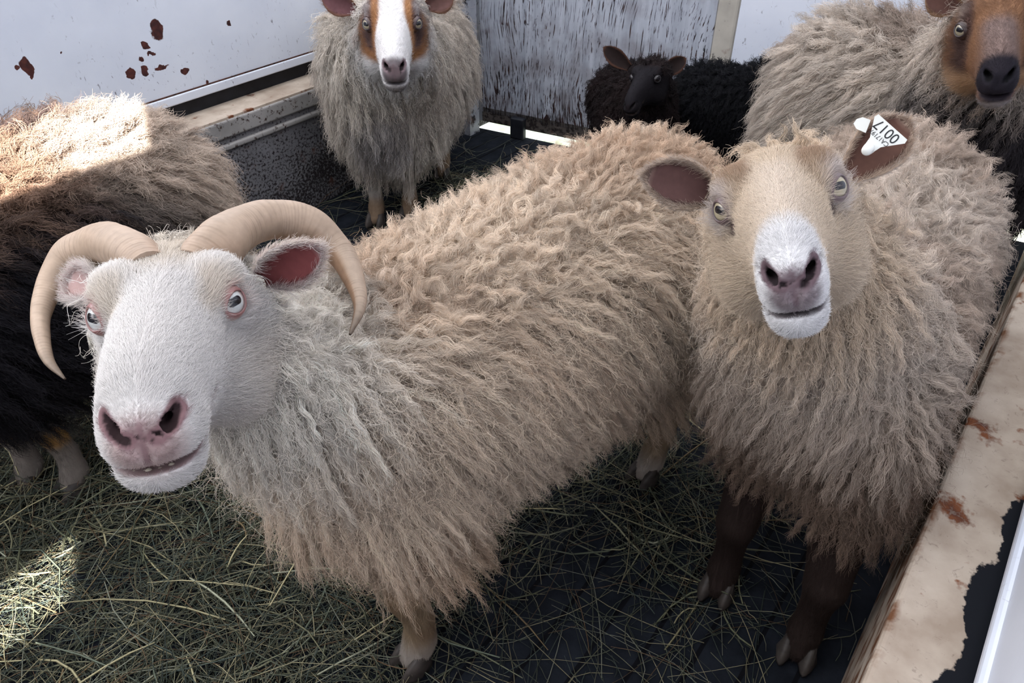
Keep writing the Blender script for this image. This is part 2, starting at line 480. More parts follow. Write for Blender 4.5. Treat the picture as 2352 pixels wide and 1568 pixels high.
# ------------------------------------------------------------------ distance fields and surface nets
class Field:
    def __init__(self, xs, ys, zs):
        self.ax = [np.asarray(a, np.float32) for a in (xs, ys, zs)]
        self.D = np.full([len(a) for a in self.ax], 9.0, np.float32)

    def region(self, lo, hi):
        sl = []
        for a, l, h in zip(self.ax, lo, hi):
            i0 = max(0, int(np.searchsorted(a, l)) - 1); i1 = min(len(a), int(np.searchsorted(a, h)) + 1)
            if i1 - i0 < 1: return None, None
            sl.append(slice(i0, i1))
        P = np.stack(np.meshgrid(*[a[s] for a, s in zip(self.ax, sl)], indexing='ij'), -1)
        return tuple(sl), P

    def union(self, fn, lo, hi, k):
        sl, P = self.region(np.asarray(lo) - 2 * k, np.asarray(hi) + 2 * k)
        if sl is None: return
        self.D[sl] = smin(self.D[sl], fn(P), k)

    def subtract(self, fn, lo, hi, k):
        sl, P = self.region(np.asarray(lo) - 2 * k, np.asarray(hi) + 2 * k)
        if sl is None: return
        self.D[sl] = -smin(-self.D[sl], fn(P), k)


def smin(a, b, k):
    h = np.clip(0.5 + 0.5 * (b - a) / k, 0, 1)
    return b + (a - b) * h - k * h * (1 - h)


def surface_nets(F):
    D = F.D; X, Y, Z = F.ax
    S = D < 0
    shp = tuple(s - 1 for s in D.shape)
    acc = np.zeros(shp + (3,), np.float32); cnt = np.zeros(shp, np.float32)
    edges = []
    for ax in range(3):
        s0 = [slice(None)] * 3; s1 = [slice(None)] * 3
        s0[ax] = slice(0, -1); s1[ax] = slice(1, None)
        a, b_ = D[tuple(s0)], D[tuple(s1)]
        ch = S[tuple(s0)] != S[tuple(s1)]
        I = np.argwhere(ch)
        av, bv = a[ch], b_[ch]
        t = av / (av - bv)
        P = np.stack([X[I[:, 0]], Y[I[:, 1]], Z[I[:, 2]]], 1)
        A = F.ax[ax]; P[:, ax] = A[I[:, ax]] + t * (A[I[:, ax] + 1] - A[I[:, ax]])
        o1, o2 = [q for q in range(3) if q != ax]
        for d1 in (0, -1):
            for d2 in (0, -1):
                J = I.copy(); J[:, o1] += d1; J[:, o2] += d2
                ok = (J[:, o1] >= 0) & (J[:, o2] >= 0) & (J[:, o1] < shp[o1]) & (J[:, o2] < shp[o2])
                J = J[ok]; lin = np.ravel_multi_index(J.T, shp)
                # each (cell, offset) pair is unique within one pass
                acc.reshape(-1, 3)[lin] += P[ok]; cnt.reshape(-1)[lin] += 1
        edges.append((ax, I, S[tuple(s0)][ch]))
    act = cnt > 0
    idx = np.full(shp, -1, np.int64); idx[act] = np.arange(act.sum())
    V = acc[act] / cnt[act][:, None]
    Q = []
    for ax, I, inside in edges:
        o1, o2 = [q for q in range(3) if q != ax]
        ok = (I[:, o1] > 0) & (I[:, o2] > 0) & (I[:, o1] < shp[o1]) & (I[:, o2] < shp[o2])
        I = I[ok]; ins = inside[ok]
        def cell(d1, d2):
            J = I.copy(); J[:, o1] += d1; J[:, o2] += d2
            return idx[J[:, 0], J[:, 1], J[:, 2]]
        q = np.stack([cell(-1, -1), cell(0, -1), cell(0, 0), cell(-1, 0)], 1)
        flip = ins if ax != 1 else ~ins
        q[~flip] = q[~flip][:, ::-1]
        Q.append(q)
    return V, np.concatenate(Q)


def capsule_fn(a, b_, ra, rb):
    a = np.asarray(a, np.float32); ab = np.asarray(b_, np.float32) - a
    l2 = float(ab @ ab) + 1e-9
    def fn(P):
        d = P - a
        t = np.clip((d @ ab) / l2, 0, 1)
        q = d - t[..., None] * ab
        return np.sqrt((q * q).sum(-1)) - (ra + (rb - ra) * t)
    r = max(ra, rb)
    lo = np.minimum(a, a + ab) - r; hi = np.maximum(a, a + ab) + r
    return fn, lo, hi


def ell_fn(c, B, r):
    """ellipsoid, axes = columns of B"""
    c = np.asarray(c, np.float32); B = np.asarray(B, np.float32); r = np.asarray(r, np.float32)
    def fn(P):
        q = ((P - c) @ B) / r
        return (np.sqrt((q * q).sum(-1)) - 1) * float(r.min())
    R = float(r.max())
    return fn, c - R, c + R


def loft_local(q, T, p=2.3):
    """q: local coords (axis, side, up); T rows: t, half width, top, bottom"""
    t = q[..., 0]
    w = np.interp(t, T[:, 0], T[:, 1]); tp = np.interp(t, T[:, 0], T[:, 2]); bt = np.interp(t, T[:, 0], T[:, 3])
    h = (tp - bt) / 2; c = (tp + bt) / 2
    k = ((np.abs(q[..., 1]) / w) ** p + (np.abs(q[..., 2] - c) / h) ** p) ** (1 / p)
    d = (k - 1) * np.minimum(w, h)
    over = np.maximum(T[0, 0] - t, t - T[-1, 0])
    return np.where(over > 0, np.maximum(d, 0) + over, d).astype(np.float32)


def smooth_table(T, n=40):
    T = np.asarray(T, float); ts = np.linspace(T[0, 0], T[-1, 0], n)
    out = [ts]
    for j in range(1, T.shape[1]):
        y = np.interp(ts, T[:, 0], T[:, j]); y2 = y.copy()
        for _ in range(3): y2[1:-1] = (y2[:-2] + 2 * y2[1:-1] + y2[2:]) / 4
        out.append(y2)
    return np.stack(out, 1)


HEAD_T = smooth_table([
    (-.118, .022, .026, -.020), (-.10, .040, .044, -.045), (-.075, .050, .056, -.068), (-.04, .056, .060, -.084), (-.005, .052, .055, -.087),
    (.03, .0445, .049, -.078), (.06, .0395, .044, -.068), (.09, .0330, .038, -.059), (.12, .0285, .033, -.056), (.145, .0265, .027, -.058),
    (.165, .0250, .017, -.056), (.178, .0205, .006, -.049), (.187, .012, -.008, -.038)], 60)
EYE_C = np.array([0.015, 0.0450, 0.020]); EYE_R = 0.0165
NOSTRIL = [((.183, .0085, -.0205), .0026), ((.180, .0145, -.0155), .0046), ((.173, .0205, -.0085), .0032)]


def axis_samples(lo, hi, fine_lo, fine_hi, fine, coarse):
    out = [lo]
    while out[-1] < hi:
        x = out[-1]
        d = max(fine_lo - x, x - fine_hi, 0)
        out.append(x + min(coarse, fine + d * 0.25))
    return np.array(out)


def head_basis(f, u):
    f = nrm(f); u = np.asarray(u, float); u = nrm(u - f * (u @ f)); s = np.cross(u, f)
    return np.stack([f, s, u], 1)


# ------------------------------------------------------------------ hair
def curves_obj(name, P, rad, col, mat, parent):
    """P (M,K,3), rad (M,K), col (M,3)"""
    M, K, _ = P.shape
    cu = bpy.data.hair_curves.new(name)
    cu.add_curves([K] * M)
    cu.position_data.foreach_set('vector', np.ascontiguousarray(P, np.float32).ravel())
    ra = cu.attributes.get('radius') or cu.attributes.new('radius', 'FLOAT', 'POINT')
    ra.data.foreach_set('value', np.ascontiguousarray(rad, np.float32).ravel())
    ca = cu.attributes.new('col', 'FLOAT_COLOR', 'CURVE')
    c4 = np.ones((M, 4), np.float32); c4[:, :3] = col
    ca.data.foreach_set('color', c4.ravel())
    cu.materials.append(mat)
    o = bpy.data.objects.new(name, cu)
    return attach(o, parent)


def vert_normals(V, Q):
    n = np.cross(V[Q[:, 2]] - V[Q[:, 0]], V[Q[:, 3]] - V[Q[:, 1]])
    N = np.zeros_like(V)
    for j in range(4):
        for k in range(3):
            N[:, k] += np.bincount(Q[:, j], n[:, k], len(V))
    return nrm(N)


def sample_surface(V, N, Q, density, rng):
    """density per vertex (roots per m2) -> points, normals"""
    area = 0.5 * np.linalg.norm(np.cross(V[Q[:, 2]] - V[Q[:, 0]], V[Q[:, 3]] - V[Q[:, 1]]), axis=1)
    ex = area * density[Q].mean(1)
    n = rng.poisson(ex)
    fi = np.repeat(np.arange(len(Q)), n)
    a, b_ = rng.random(len(fi)), rng.random(len(fi))
    w = np.stack([(1 - a) * (1 - b_), a * (1 - b_), a * b_, (1 - a) * b_], 1)
    P = (V[Q[fi]] * w[..., None]).sum(1); Nn = nrm((N[Q[fi]] * w[..., None]).sum(1))
    return P, Nn


def perp(d, rng):
    r = rng.normal(size=d.shape); return nrm(r - d * (r * d).sum(-1, keepdims=True))


def grow(P, N, flow, length, K, lift, grav, rng, chaos=0.0, wave=0.0, freq=2.0):
    """guide paths with root P; every argument per root or scalar"""
    M = len(P)
    def col_(x): return np.broadcast_to(np.asarray(x, float), (M,))[:, None]
    length, lift, grav, chaos, wave, freq = map(col_, (length, lift, grav, chaos, wave, freq))
    pos = P.copy(); path = [pos.copy()]
    drift = rng.normal(size=P.shape)
    for i in range(1, K):
        s = i / (K - 1)
        drift = drift * 0.75 + rng.normal(size=P.shape) * 0.66
        d = N * lift * (1 - 0.75 * s) + flow * (0.45 + 0.6 * s) + np.array([0, 0, -1.0]) * grav * s + drift * chaos
        inward = np.minimum((d * N).sum(1, keepdims=True), 0)
        d = nrm(d - N * inward * 0.8)
        pos = pos + d * length / (K - 1); path.append(pos.copy())
    G = np.stack(path, 1)
    s = np.linspace(0, 1, K)[None, :, None]
    tang = nrm(G[:, -1] - G[:, 0])
    e1 = perp(tang, rng); e2 = np.cross(tang, e1)
    ph = rng.random((M, 1, 1)) * 6.28
    fr = (freq * (0.75 + 0.5 * rng.random((M, 1))))[:, :, None]
    am = wave[:, :, None] * np.minimum(s * 2.2, 1.0)
    G = G + e1[:, None] * am * np.sin(6.283 * fr * s + ph) + e2[:, None] * am * 0.75 * np.cos(6.283 * fr * s + ph)
    return G


def locks(P, N, guides, Gcol, rng, clump=0.8, fuzz=0.002, rad=(0.00033, 0.00014), tip_pow=1.0, jitter_len=0.15):
    """strands with roots P gathered round the nearest guide"""
    K = guides.shape[1]
    kd = KDTree(len(guides))
    for i, g in enumerate(guides[:, 0]): kd.insert(g, i)
    kd.balance()
    gi = np.array([kd.find(p)[1] for p in P])
    rel = guides[gi] - guides[gi, :1]
    M = len(P)
    s = np.linspace(0, 1, K)[None, :, None]
    ls = (1 - jitter_len + 2 * jitter_len * rng.random((M, 1, 1)))
    own = P[:, None] + rel * ls
    c = clump * (0.5 + 0.5 * rng.random((M, 1, 1)))
    cl = c * np.clip(s * 1.3, 0, 1) ** tip_pow
    off = own - (guides[gi, :1] + rel * ls)
    Q = own - off * cl
    nz = rng.normal(size=(M, 3, 3))
    ph = rng.random((M, 2, 1)) * 6.28
    fz = fuzz * (0.4 + 1.2 * rng.random((M, 1, 1)))
    Q = Q + fz * s * (nz[:, :1] * np.sin(ph[:, :1] + 9 * s) + nz[:, 1:2] * np.sin(ph[:, 1:2] + 17 * s) * 0.6 + nz[:, 2:3] * s)
    R = rad[0] + (rad[1] - rad[0]) * np.linspace(0, 1, K)[None] ** 1.3
    R = np.repeat(R, M, 0) * (0.7 + 0.6 * rng.random((M, 1)))
    C = Gcol[gi] * (0.80 + 0.42 * rng.random((M, 1)))
    return Q, R, C


# ------------------------------------------------------------------ sheep
M_WOOL = m_hair('wool_fibre', 0.22)
M_FACE = m_hair('short_face_hair', 0.25)
M_SKIN = m_attr('sheep_skin', 0.75, 0.10)
M_EYE = m_eye('pale_eye', (0.40, 0.40, 0.37))
M_EYE_RAM = m_eye('white_eye', (0.60, 0.61, 0.60), (0.30, 0.22, 0.20))
M_EYE_BROWN = m_eye('brown_eye', (0.34, 0.29, 0.20))
M_EYE_AMBER = m_eye('amber_eye', (0.42, 0.36, 0.24))
M_EYE_DARK = m_eye('dark_eye', (0.010, 0.007, 0.007), (0.008, 0.006, 0.006), 0.10)
M_HORN = m_attr('horn', 0.5, 0.25, 60, 0.3)
M_HOOF = m_plain('hoof_horn', (0.055, 0.045, 0.04), 0.55, 0.3, 60, 0.35)
M_TEETH = m_plain('ivory_teeth', (0.40, 0.34, 0.27), 0.5, 0.3)
M_LID = m_attr('eyelid_skin', 0.35, 0.45)


def sstep(x, a, b):
    t = np.clip((x - a) / (b - a), 0, 1); return t * t * (3 - 2 * t)


def lerp(a, b, t):
    t = np.asarray(t)[..., None]
    return np.asarray(a) * (1 - t) + np.asarray(b) * t


def vnoise(P, scale, seed=0):
    """cheap smooth value noise in 0..1 from a few sine products"""
    r = np.random.default_rng(seed + 1000); out = np.zeros(P.shape[:-1])
    for _ in range(5):
        k = r.normal(size=3) * scale; out += np.sin(P @ k + r.random() * 6.28)
    return 0.5 + 0.5 * np.tanh(out * 0.5)


def ear_mesh(name, base, tip, open_dir, width, cols, parent, cup=0.55, thick=0.006, sag=0.0, roll=1.0):
    base, tip = np.asarray(base, float), np.asarray(tip, float)
    ax = tip - base; L = np.linalg.norm(ax); ax = ax / L
    op = np.asarray(open_dir, float); op = nrm(op - ax * (op @ ax)); side = np.cross(op, ax)
    nv, nw = 22, 15
    vs, ws = np.linspace(0, 1, nv), np.linspace(-1, 1, nw)
    prof = np.interp(vs, [0, .12, .3, .5, .7, .85, .95, 1], [.40, .58, .86, 1, .90, .62, .30, .05])
    V, C = [], []
    inside, outside, rim = cols
    for k in range(2):
        for v, pf in zip(vs, prof):
            c = base + ax * L * v + np.array([0, 0, -1.0]) * sag * L * v * v
            hw = width * 0.5 * pf
            cp = cup * (1 - 0.55 * v)
            for w in ws:
                edge = 1 - abs(w) ** 3
                p = c + side * hw * w + op * hw * cp * w * w * roll
                th = thick * (0.35 + 0.65 * edge) * (1 - 0.6 * v)
                p = p + op * (th * 0.5 if k == 0 else -th * 0.5)
                V.append(p)
                e = sstep(np.array(abs(w)), 0.72, 0.98) * 0.9 if k == 0 else 0
                e = max(float(e), float(sstep(np.array(v), 0.88, 1.0)) * 0.9) if k == 0 else 0
                C.append(lerp(inside, rim, e) if k == 0 else np.asarray(outside))
    V, C = np.array(V), np.array(C).reshape(-1, 3)
    F = []
    n = nv * nw
    for i in range(nv - 1):
        for j in range(nw - 1):
            a = i * nw + j
            F.append((a, a + 1, a + nw + 1, a + nw)); F.append((n + a, n + a + nw, n + a + nw + 1, n + a + 1))
    ring = [j for j in range(nw)] + [i * nw + nw - 1 for i in range(1, nv)] + [(nv - 1) * nw + j for j in range(nw - 2, -1, -1)] + [i * nw for i in range(nv - 2, 0, -1)]
    for i in range(len(ring)):
        a, b_ = ring[i], ring[(i + 1) % len(ring)]
        F.append((b_, a, n + a, n + b_))
    o = mesh_obj(name, V, F, M_SKIN, parent, C)
    return o, V, np.array(F[:]), C, (base, ax, side, op, L)


def tube_mesh(name, pts, rad, mat, parent, colfn=None, nr=20, ns=90, flat=1.0, ridge=None, flat_dir=None):
    pts = np.asarray(pts, float); rad = np.asarray(rad, float)
    # catmull-rom resample
    t = np.concatenate([[0], np.cumsum(np.linalg.norm(np.diff(pts, axis=0), axis=1))]); tt = np.linspace(0, t[-1], ns)
    def cr(y):
        y = np.asarray(y, float); m = np.gradient(y, t, axis=0)
        i = np.clip(np.searchsorted(t, tt, 'right') - 1, 0, len(t) - 2); h = t[i + 1] - t[i]; s = (tt - t[i]) / h
        if y.ndim > 1: s = s[:, None]; h = h[:, None]
        return (2 * s ** 3 - 3 * s ** 2 + 1) * y[i] + (s ** 3 - 2 * s ** 2 + s) * h * m[i] + (-2 * s ** 3 + 3 * s ** 2) * y[i + 1] + (s ** 3 - s ** 2) * h * m[i + 1]
    C = cr(pts); R = np.maximum(cr(rad), 1e-4)
    Tn = nrm(np.gradient(C, axis=0))
    up = np.asarray(flat_dir if flat_dir is not None else (0, 0, 1.0), float)
    V, Cc = [], []
    for i in range(ns):
        u = nrm(up - Tn[i] * (up @ Tn[i])); up = u
        w = np.cross(Tn[i], u)
        for j in range(nr):
            a = 6.28318 * j / nr
            k = R[i] * (1 + (ridge(tt[i], a, i / (ns - 1)) if ridge else 0))
            V.append(C[i] + u * math.cos(a) * k * flat + w * math.sin(a) * k)
            if colfn: Cc.append(colfn(tt[i], a, i / (ns - 1)))
    F = [(i * nr + j, i * nr + (j + 1) % nr, (i + 1) * nr + (j + 1) % nr, (i + 1) * nr + j) for i in range(ns - 1) for j in range(nr)]
    F.append(tuple(range(nr - 1, -1, -1))); F.append(tuple((ns - 1) * nr + j for j in range(nr)))
    return mesh_obj(name, np.array(V), F, mat, parent, np.array(Cc) if colfn else None)


def hoof_mesh(pos, fwd, parent, k=1.0):
    V, F = [], []
    fwd = np.array([fwd[0], fwd[1], 0.0]); fwd = nrm(fwd); sd = np.array([-fwd[1], fwd[0], 0])
    for s in (-1, 1):
        b0 = len(V)
        prof = [(0.0, -.020, .036, .013), (0.018, -.022, .044, .0145), (0.034, -.014, .030, .013), (0.048, -.006, .014, .010)]
        for z, bk, fr, hw in prof:
            for j in range(12):
                a = 6.28318 * j / 12
                x = (fr + bk) / 2 + (fr - bk) / 2 * math.cos(a); y = hw * math.sin(a) * (1 - 0.35 * max(0, math.cos(a)))
                p = np.array(pos) + (fwd * x + sd * (y + s * .0155 * (1 + .25 * (x > 0.01)))) * k + np.array([0, 0, z * k])
                V.append(p)
        for i in range(len(prof) - 1):
            for j in range(12):
                F.append((b0 + i * 12 + j, b0 + i * 12 + (j + 1) % 12, b0 + (i + 1) * 12 + (j + 1) % 12, b0 + (i + 1) * 12 + j))
        F.append(tuple(b0 + 11 - j for j in range(12))); F.append(tuple(b0 + 36 + j for j in range(12)))
    return mesh_obj('hoof', np.array(V), F, M_HOOF, parent)


def uv_sphere(n=28, m=20):
    V = [(0, 0, 1)]
    for i in range(1, m):
        for j in range(n):
            th, ph = math.pi * i / m, 6.28318 * j / n
            V.append((math.sin(th) * math.cos(ph), math.sin(th) * math.sin(ph), math.cos(th)))
    V.append((0, 0, -1)); F = [(0, 1 + j, 1 + (j + 1) % n) for j in range(n)]
    for i in range(m - 2):
        for j in range(n):
            a = 1 + i * n
            F.append((a + j, a + n + j, a + n + (j + 1) % n, a + (j + 1) % n))
    e = len(V) - 1; a = 1 + (m - 2) * n
    F += [(e, a + (j + 1) % n, a + j) for j in range(n)]
    return np.array(V), F


def eye_and_lid(T, B, k, s, gaze, parent, lid_col, mat, fcol, open_y=0.60):
    """s = +1 left eye, -1 right eye; gaze in head coords (f, s, u)"""
    c = np.asarray(T) + B @ (EYE_C * [1, s, 1] * k)
    V, F = uv_sphere()
    r = EYE_R * k
    o = bpy.data.objects.new('eye', bpy.data.meshes.new('eye'))
    o.data.from_pydata([tuple(v * EYE_R) for v in V], [], F)
    o.data.polygons.foreach_set('use_smooth', np.ones(len(F), bool)); o.data.materials.append(mat)
    g = np.array([gaze[0], gaze[1] * s, gaze[2]]); z = nrm(B @ g)
    x = nrm(np.cross(np.array([0, 0, 1.0]) + .25 * B[:, 2], z)); y = np.cross(z, x)
    M = Matrix(np.stack([x * k, y * k, z * k, c], 1).tolist() + [[0, 0, 0, 1]])
    attach(o, parent); o.matrix_basis = M
    # almond lid ring lying on the eyeball, looking straight out of the socket
    zo = nrm(B @ np.array([0.58, 0.78 * s, 0.16])); zo = nrm(zo * 0.7 + z * 0.3)
    xo = B[:, 0] - B[:, 2] * .30; xo = nrm(xo - zo * (xo @ zo)); yo = np.cross(zo, xo)
    # a lid: a shell over the eyeball with an almond hole and a rounded lip
    nth = 44
    upv = 1.0 if yo @ B[:, 2] > 0 else -1.0
    rows = [(0.0, 1.000), (0.0, 1.045), (0.025, 1.085), (0.07, 1.10), (0.20, 1.095), (0.45, 1.075), (0.75, 1.05), (1.0, 1.0)]
    LV, LC, LF = [], [], []
    for j, (t, rr) in enumerate(rows):
        for i in range(nth):
            th = 6.28318 * i / nth
            ca, sa = math.cos(th), math.sin(th)
            ax_ = 0.74 * ca * (1 - t) + 1.42 * ca * t
            ay_ = open_y * sa * (0.74 if sa * upv > 0 else 1.0) * (1 - 0.30 * abs(ca) ** 3) * (1 - t) + 1.42 * sa * t
            rad_ = math.hypot(ax_, ay_) + 1e-9
            d = nrm(zo * math.cos(rad_) + (xo * ax_ + yo * ay_) / rad_ * math.sin(rad_))
            LV.append(c + d * r * rr)
            base = np.asarray(lid_col)
            LC.append(base * .45 if j < 2 else lerp(base * .85, fcol, float(sstep(np.array(t), .30, .85))).reshape(3))
    for j in range(len(rows) - 1):
        for i in range(nth):
            i2 = (i + 1) % nth
            LF.append((j * nth + i, j * nth + i2, (j + 1) * nth + i2, (j + 1) * nth + i))
    if s > 0 or True:
        mesh_obj('eyelid', np.array(LV), LF, M_LID, parent, np.array(LC))
    return c


def build_sheep(S):
    rng = np.random.default_rng(S['seed'])
    fr = np.array([*S['front'], 0.0]); re_ = np.array([*S['rear'], 0.0])
    F = nrm(fr - re_); LFT = np.array([-F[1], F[0], 0.0]); UP = np.array([0, 0, 1.0])
    wb = np.linalg.norm(fr - re_)
    zt, zb, Wd = S['zt'], S['zb'], S['W']; k = S['hs']
    root = empty(S['name'], (fr + re_) / 2)
    tag(root, S['label'], S['cat'], S.get('group'))
    BB = np.stack([F, LFT, UP], 1)
    x0, x1 = -S.get('rump', .13), wb + S.get('chest', .12)
    L = x1 - x0
    cz = (zt + zb) / 2; hz = (zt - zb) / 2
    tb = []
    for t, w, hh, dc in ((0, .22, .25, .10), (.05, .52, .55, .10), (.14, .84, .82, .07), (.28, .99, .97, .02), (.45, 1.04, 1.03, -.03), (.62, 1.0, 1.03, -.03),
                         (.78, .90, 1.0, .0), (.90, .70, .80, -.10 * S.get('drop', 0)), (.97, .46, .52, -.02 - .22 * S.get('drop', 0)), (1, .22, .25, -.02 - .25 * S.get('drop', 0))):
        rise = S.get('rise', 0.0) * (1 - t)
        tb.append((x0 + t * L, w * Wd, cz + dc * hz + hh * hz + rise, cz + dc * hz - hh * hz + rise * .3))
    TB = smooth_table(tb, 50)
    T, HB = np.array(S['T']), head_basis(S['f'], S['u'])

    mw = S.get('mw', 1.0)
    HT = HEAD_T.copy(); HT[:, 1] *= 1 + (mw - 1) * sstep(HT[:, 0], .04, .12)
    NOST = [(np.array(p_) * [1, .6 + .4 * mw, 1], r_ * (.6 + .4 * mw)) for p_, r_ in NOSTRIL]
    NPTS = [(NOST[i][0] * (1 - t) + NOST[i + 1][0] * t, NOST[i][1] * (1 - t) + NOST[i + 1][1] * t) for i in range(2) for t in (0, .33, .66, 1)]
    NDEEP = [(np.array((.168, .012, -.012)) * (1 - t) + np.array((.157, .020, -.008)) * t, .0030) for t in (0, .5)]

    def to_body(P): return (P - re_) @ BB
    def to_head(P): return ((P - T) @ HB) / k
    def from_head(q): return T + HB @ (np.asarray(q, float) * k)

    def d_trunk(P): return loft_local(to_body(P).astype(np.float32), TB, 2.1)
    def d_head(P): return loft_local(to_head(P).astype(np.float32), HT, 2.25) * k

    # legs
    legs = []
    for (lx, ly, kind) in S['feet']:
        ft = np.array([lx, ly, 0.0]); sd = np.sign((ft - fr) @ LFT) or 1
        sc = S.get('ls', 1.0)
        if kind == 'f':
            ch = [(ft * .4 + fr * .6 + LFT * sd * .03 + UP * (zb + .10), .07), (ft * .8 + fr * .2 + F * -.03 + UP * max(zb - .02, .30 * sc), .052), (ft + F * .012 + UP * .205 * sc, .030), (ft + F * -.004 + UP * .115 * sc, .0215), (ft + UP * .062 * sc, .0255), (ft + F * .016 + UP * .030, .023)]
        else:
            ch = [(ft * .4 + re_ * .6 + LFT * sd * .03 + UP * (zb + .14), .09), (ft * .8 + re_ * .2 + F * .05 + UP * max(zb, .33 * sc), .070), (ft + F * -.045 + UP * .215 * sc, .032), (ft + F * -.022 + UP * .12 * sc, .0225), (ft + UP * .062 * sc, .0255), (ft + F * .016 + UP * .030, .023)]
        legs.append([(p, r * S.get('lr', 1.0)) for p, r in ch])
        hoof_mesh(ft + F * .012 + np.array([0, 0, 0.002]), F, root, S.get('hoof', 1.0))
    # neck
    hb = from_head((-.070, 0, -.015))
    n0 = re_ + F * (x1 - .16 * S.get('ns', 1)) + UP * (zt - .13)
    mid = S.get('neck_mid'); mid = np.array(mid) if mid is not None else (hb * .5 + n0 * .5 + UP * S.get('neck_dz', 0))
    neck = [(n0, S.get('n0r', .115)), (mid, S.get('n1r', .092)), (hb, .062 * k)]

    # ---- the field
    pts = [to for ch in legs for to, _ in ch] + [p for p, _ in neck] + [from_head((.2, 0, 0)), from_head((-.1, 0, .06))]
    corners = [re_ + F * x + LFT * y + UP * z for x in (x0, x1) for y in (-Wd, Wd) for z in (zb, zt)]
    A = np.array(pts + corners); lo, hi = A.min(0) - .09, A.max(0) + .09
    lo[2] = -0.01
    hc = np.array([from_head(q) for q in ((.19, 0, 0), (-.11, 0, 0), (.1, .05, .04), (.1, -.05, -.08), (0, .07, .05), (0, -.07, -.09), (0, .07, -.09), (0, -.07, .06))])
    hlo, hhi = hc.min(0), hc.max(0)
    axs = [axis_samples(lo[i], hi[i], hlo[i], hhi[i], S['fine'], .016) for i in range(3)]
    Fd = Field(*axs)
    bx = np.array(corners)
    Fd.union(d_trunk, bx.min(0) - .03, bx.max(0) + .03, .02)
    for (p0, r0), (p1, r1) in zip(neck[:-1], neck[1:]):
        fn, l_, h_ = capsule_fn(p0, p1, r0, r1); Fd.union(fn, l_, h_, .05)
    for ch in legs:
        for i, ((p0, r0), (p1, r1)) in enumerate(zip(ch[:-1], ch[1:])):
            fn, l_, h_ = capsule_fn(p0, p1, r0, r1); Fd.union(fn, l_, h_, (.05, .03, .012, .010, .010)[i])
    hm = .03
    Fd.union(d_head, hlo - hm, hhi + hm, .035 * k)
    for s in (-1, 1):
        # cheek, brow and muzzle pads
        for c, r, kk in (((-.015, .036 * s, -.052), (.048, .026, .036), .02), ((-.010, .040 * s, .040), (.030, .018, .016), .016),
                         ((.011, .0430 * s, .020), (.0225, .0190, .0205), .008), ((.150, .0145 * mw * s, -.030), (.028, .0125 * mw, .020), .010)):
            fn, l_, h_ = ell_fn(from_head(c), HB, np.array(r) * k); Fd.union(fn, l_, h_, kk * k)
        # tear trough in front of the eye
        fn, l_, h_ = capsule_fn(from_head((.034, .052 * s, .002)), from_head((.062, .048 * s, -.014)), .006 * k, .004 * k); Fd.subtract(fn, l_, h_, .012 * k)
        # eye socket
        fn, l_, h_ = ell_fn(from_head(EYE_C * [1, s, 1]), HB, np.array([1, 1, 1]) * EYE_R * 1.02 * k); Fd.subtract(fn, l_, h_, .003 * k)
        # nostril
        for (q0, r0), (q1, r1) in zip(NOST[:-1], NOST[1:]):
            fn, l_, h_ = capsule_fn(from_head(np.array(q0) * [1, s, 1]), from_head(np.array(q1) * [1, s, 1]), r0 * k, r1 * k); Fd.subtract(fn, l_, h_, .0035 * k)
        fn, l_, h_ = capsule_fn(from_head((.172, .012 * s, -.014)), from_head((.157, .019 * s, -.010)), .0042 * k, .004 * k); Fd.subtract(fn, l_, h_, .0035 * k)
    fn, l_, h_ = ell_fn(from_head((.148, 0, -.058)), HB, np.array([.025, .021 * mw, .015]) * k); Fd.union(fn, l_, h_, .014 * k)
    fn, l_, h_ = capsule_fn(from_head((.190, 0, -.018)), from_head((.186, 0, -.044)), .0022 * k, .0022 * k); Fd.subtract(fn, l_, h_, .004 * k)
    mo = S.get('mouth', .0016)

    def um(q): return -.048 + np.clip(.172 - q[..., 0], 0, .1) * .28 + S.get('mouth_tilt', 0) * q[..., 1]
    def gapw(q): return mo * (1 + 1.5 * sstep(q[..., 0], .14, .17))
    def mouth(P):
        q = to_head(P); dh = d_head(P) / k
        gap = gapw(q)
        return (np.maximum(np.maximum(np.abs(q[..., 2] - um(q)) - gap, -.014 - dh), .098 - q[..., 0]) * k).astype(np.float32)
    Fd.subtract(mouth, hlo - .02, hhi + .02, .0025 * k)
    V, Q = surface_nets(Fd)
    V = V.astype(np.float64)
    Nn = vert_normals(V, Q)
    if ((V - V.mean(0)) * Nn).sum() < 0:
        Q = Q[:, ::-1]; Nn = -Nn

    # ---- regions and colours
    def regions(P):
        q = to_head(P)
        dh = d_head(P) / k
        face = sstep(dh, .030, .010) * sstep(q[..., 0] + 0.25 * np.clip(q[..., 2], 0, .1), -.072 + S.get('poll', 0) * sstep(q[..., 2], .01, .035), -.040 + S.get('poll', 0) * sstep(q[..., 2], .01, .035))
        dt = d_trunk(P)
        leg = sstep(dt, .012, .05) * sstep(P[..., 2], S.get('hem', .30) + .03, S.get('hem', .30) - .03) * (1 - face)
        return q, face, leg

    def colour(P):
        q, face, leg = regions(P)
        c = S['wool'](P, to_body(P), q)
        c = lerp(c, S['legcol'](P), leg)
        fc = S['face'](q)
        nose = np.zeros(len(P))
        for s in (-1, 1):
            for (qq, rr) in NPTS:
                nose = np.maximum(nose, sstep(np.linalg.norm(q - np.array(qq) * [1, s, 1], axis=-1), .0105, .0070))
        pad = sstep(np.abs(q[..., 1]), .024, .008) * sstep(q[..., 2], -.047, -.036) * sstep(q[..., 2], -.002, -.012) * sstep(q[..., 0], .150, .166)
        nose = np.maximum(nose, pad * (.35 + .5 * vnoise(q, 420, 3)) * sstep(q[..., 2], -.046, -.026) )
        nose = np.maximum(nose, pad * sstep(np.abs(q[..., 1]), .0035, .0015) * .9)
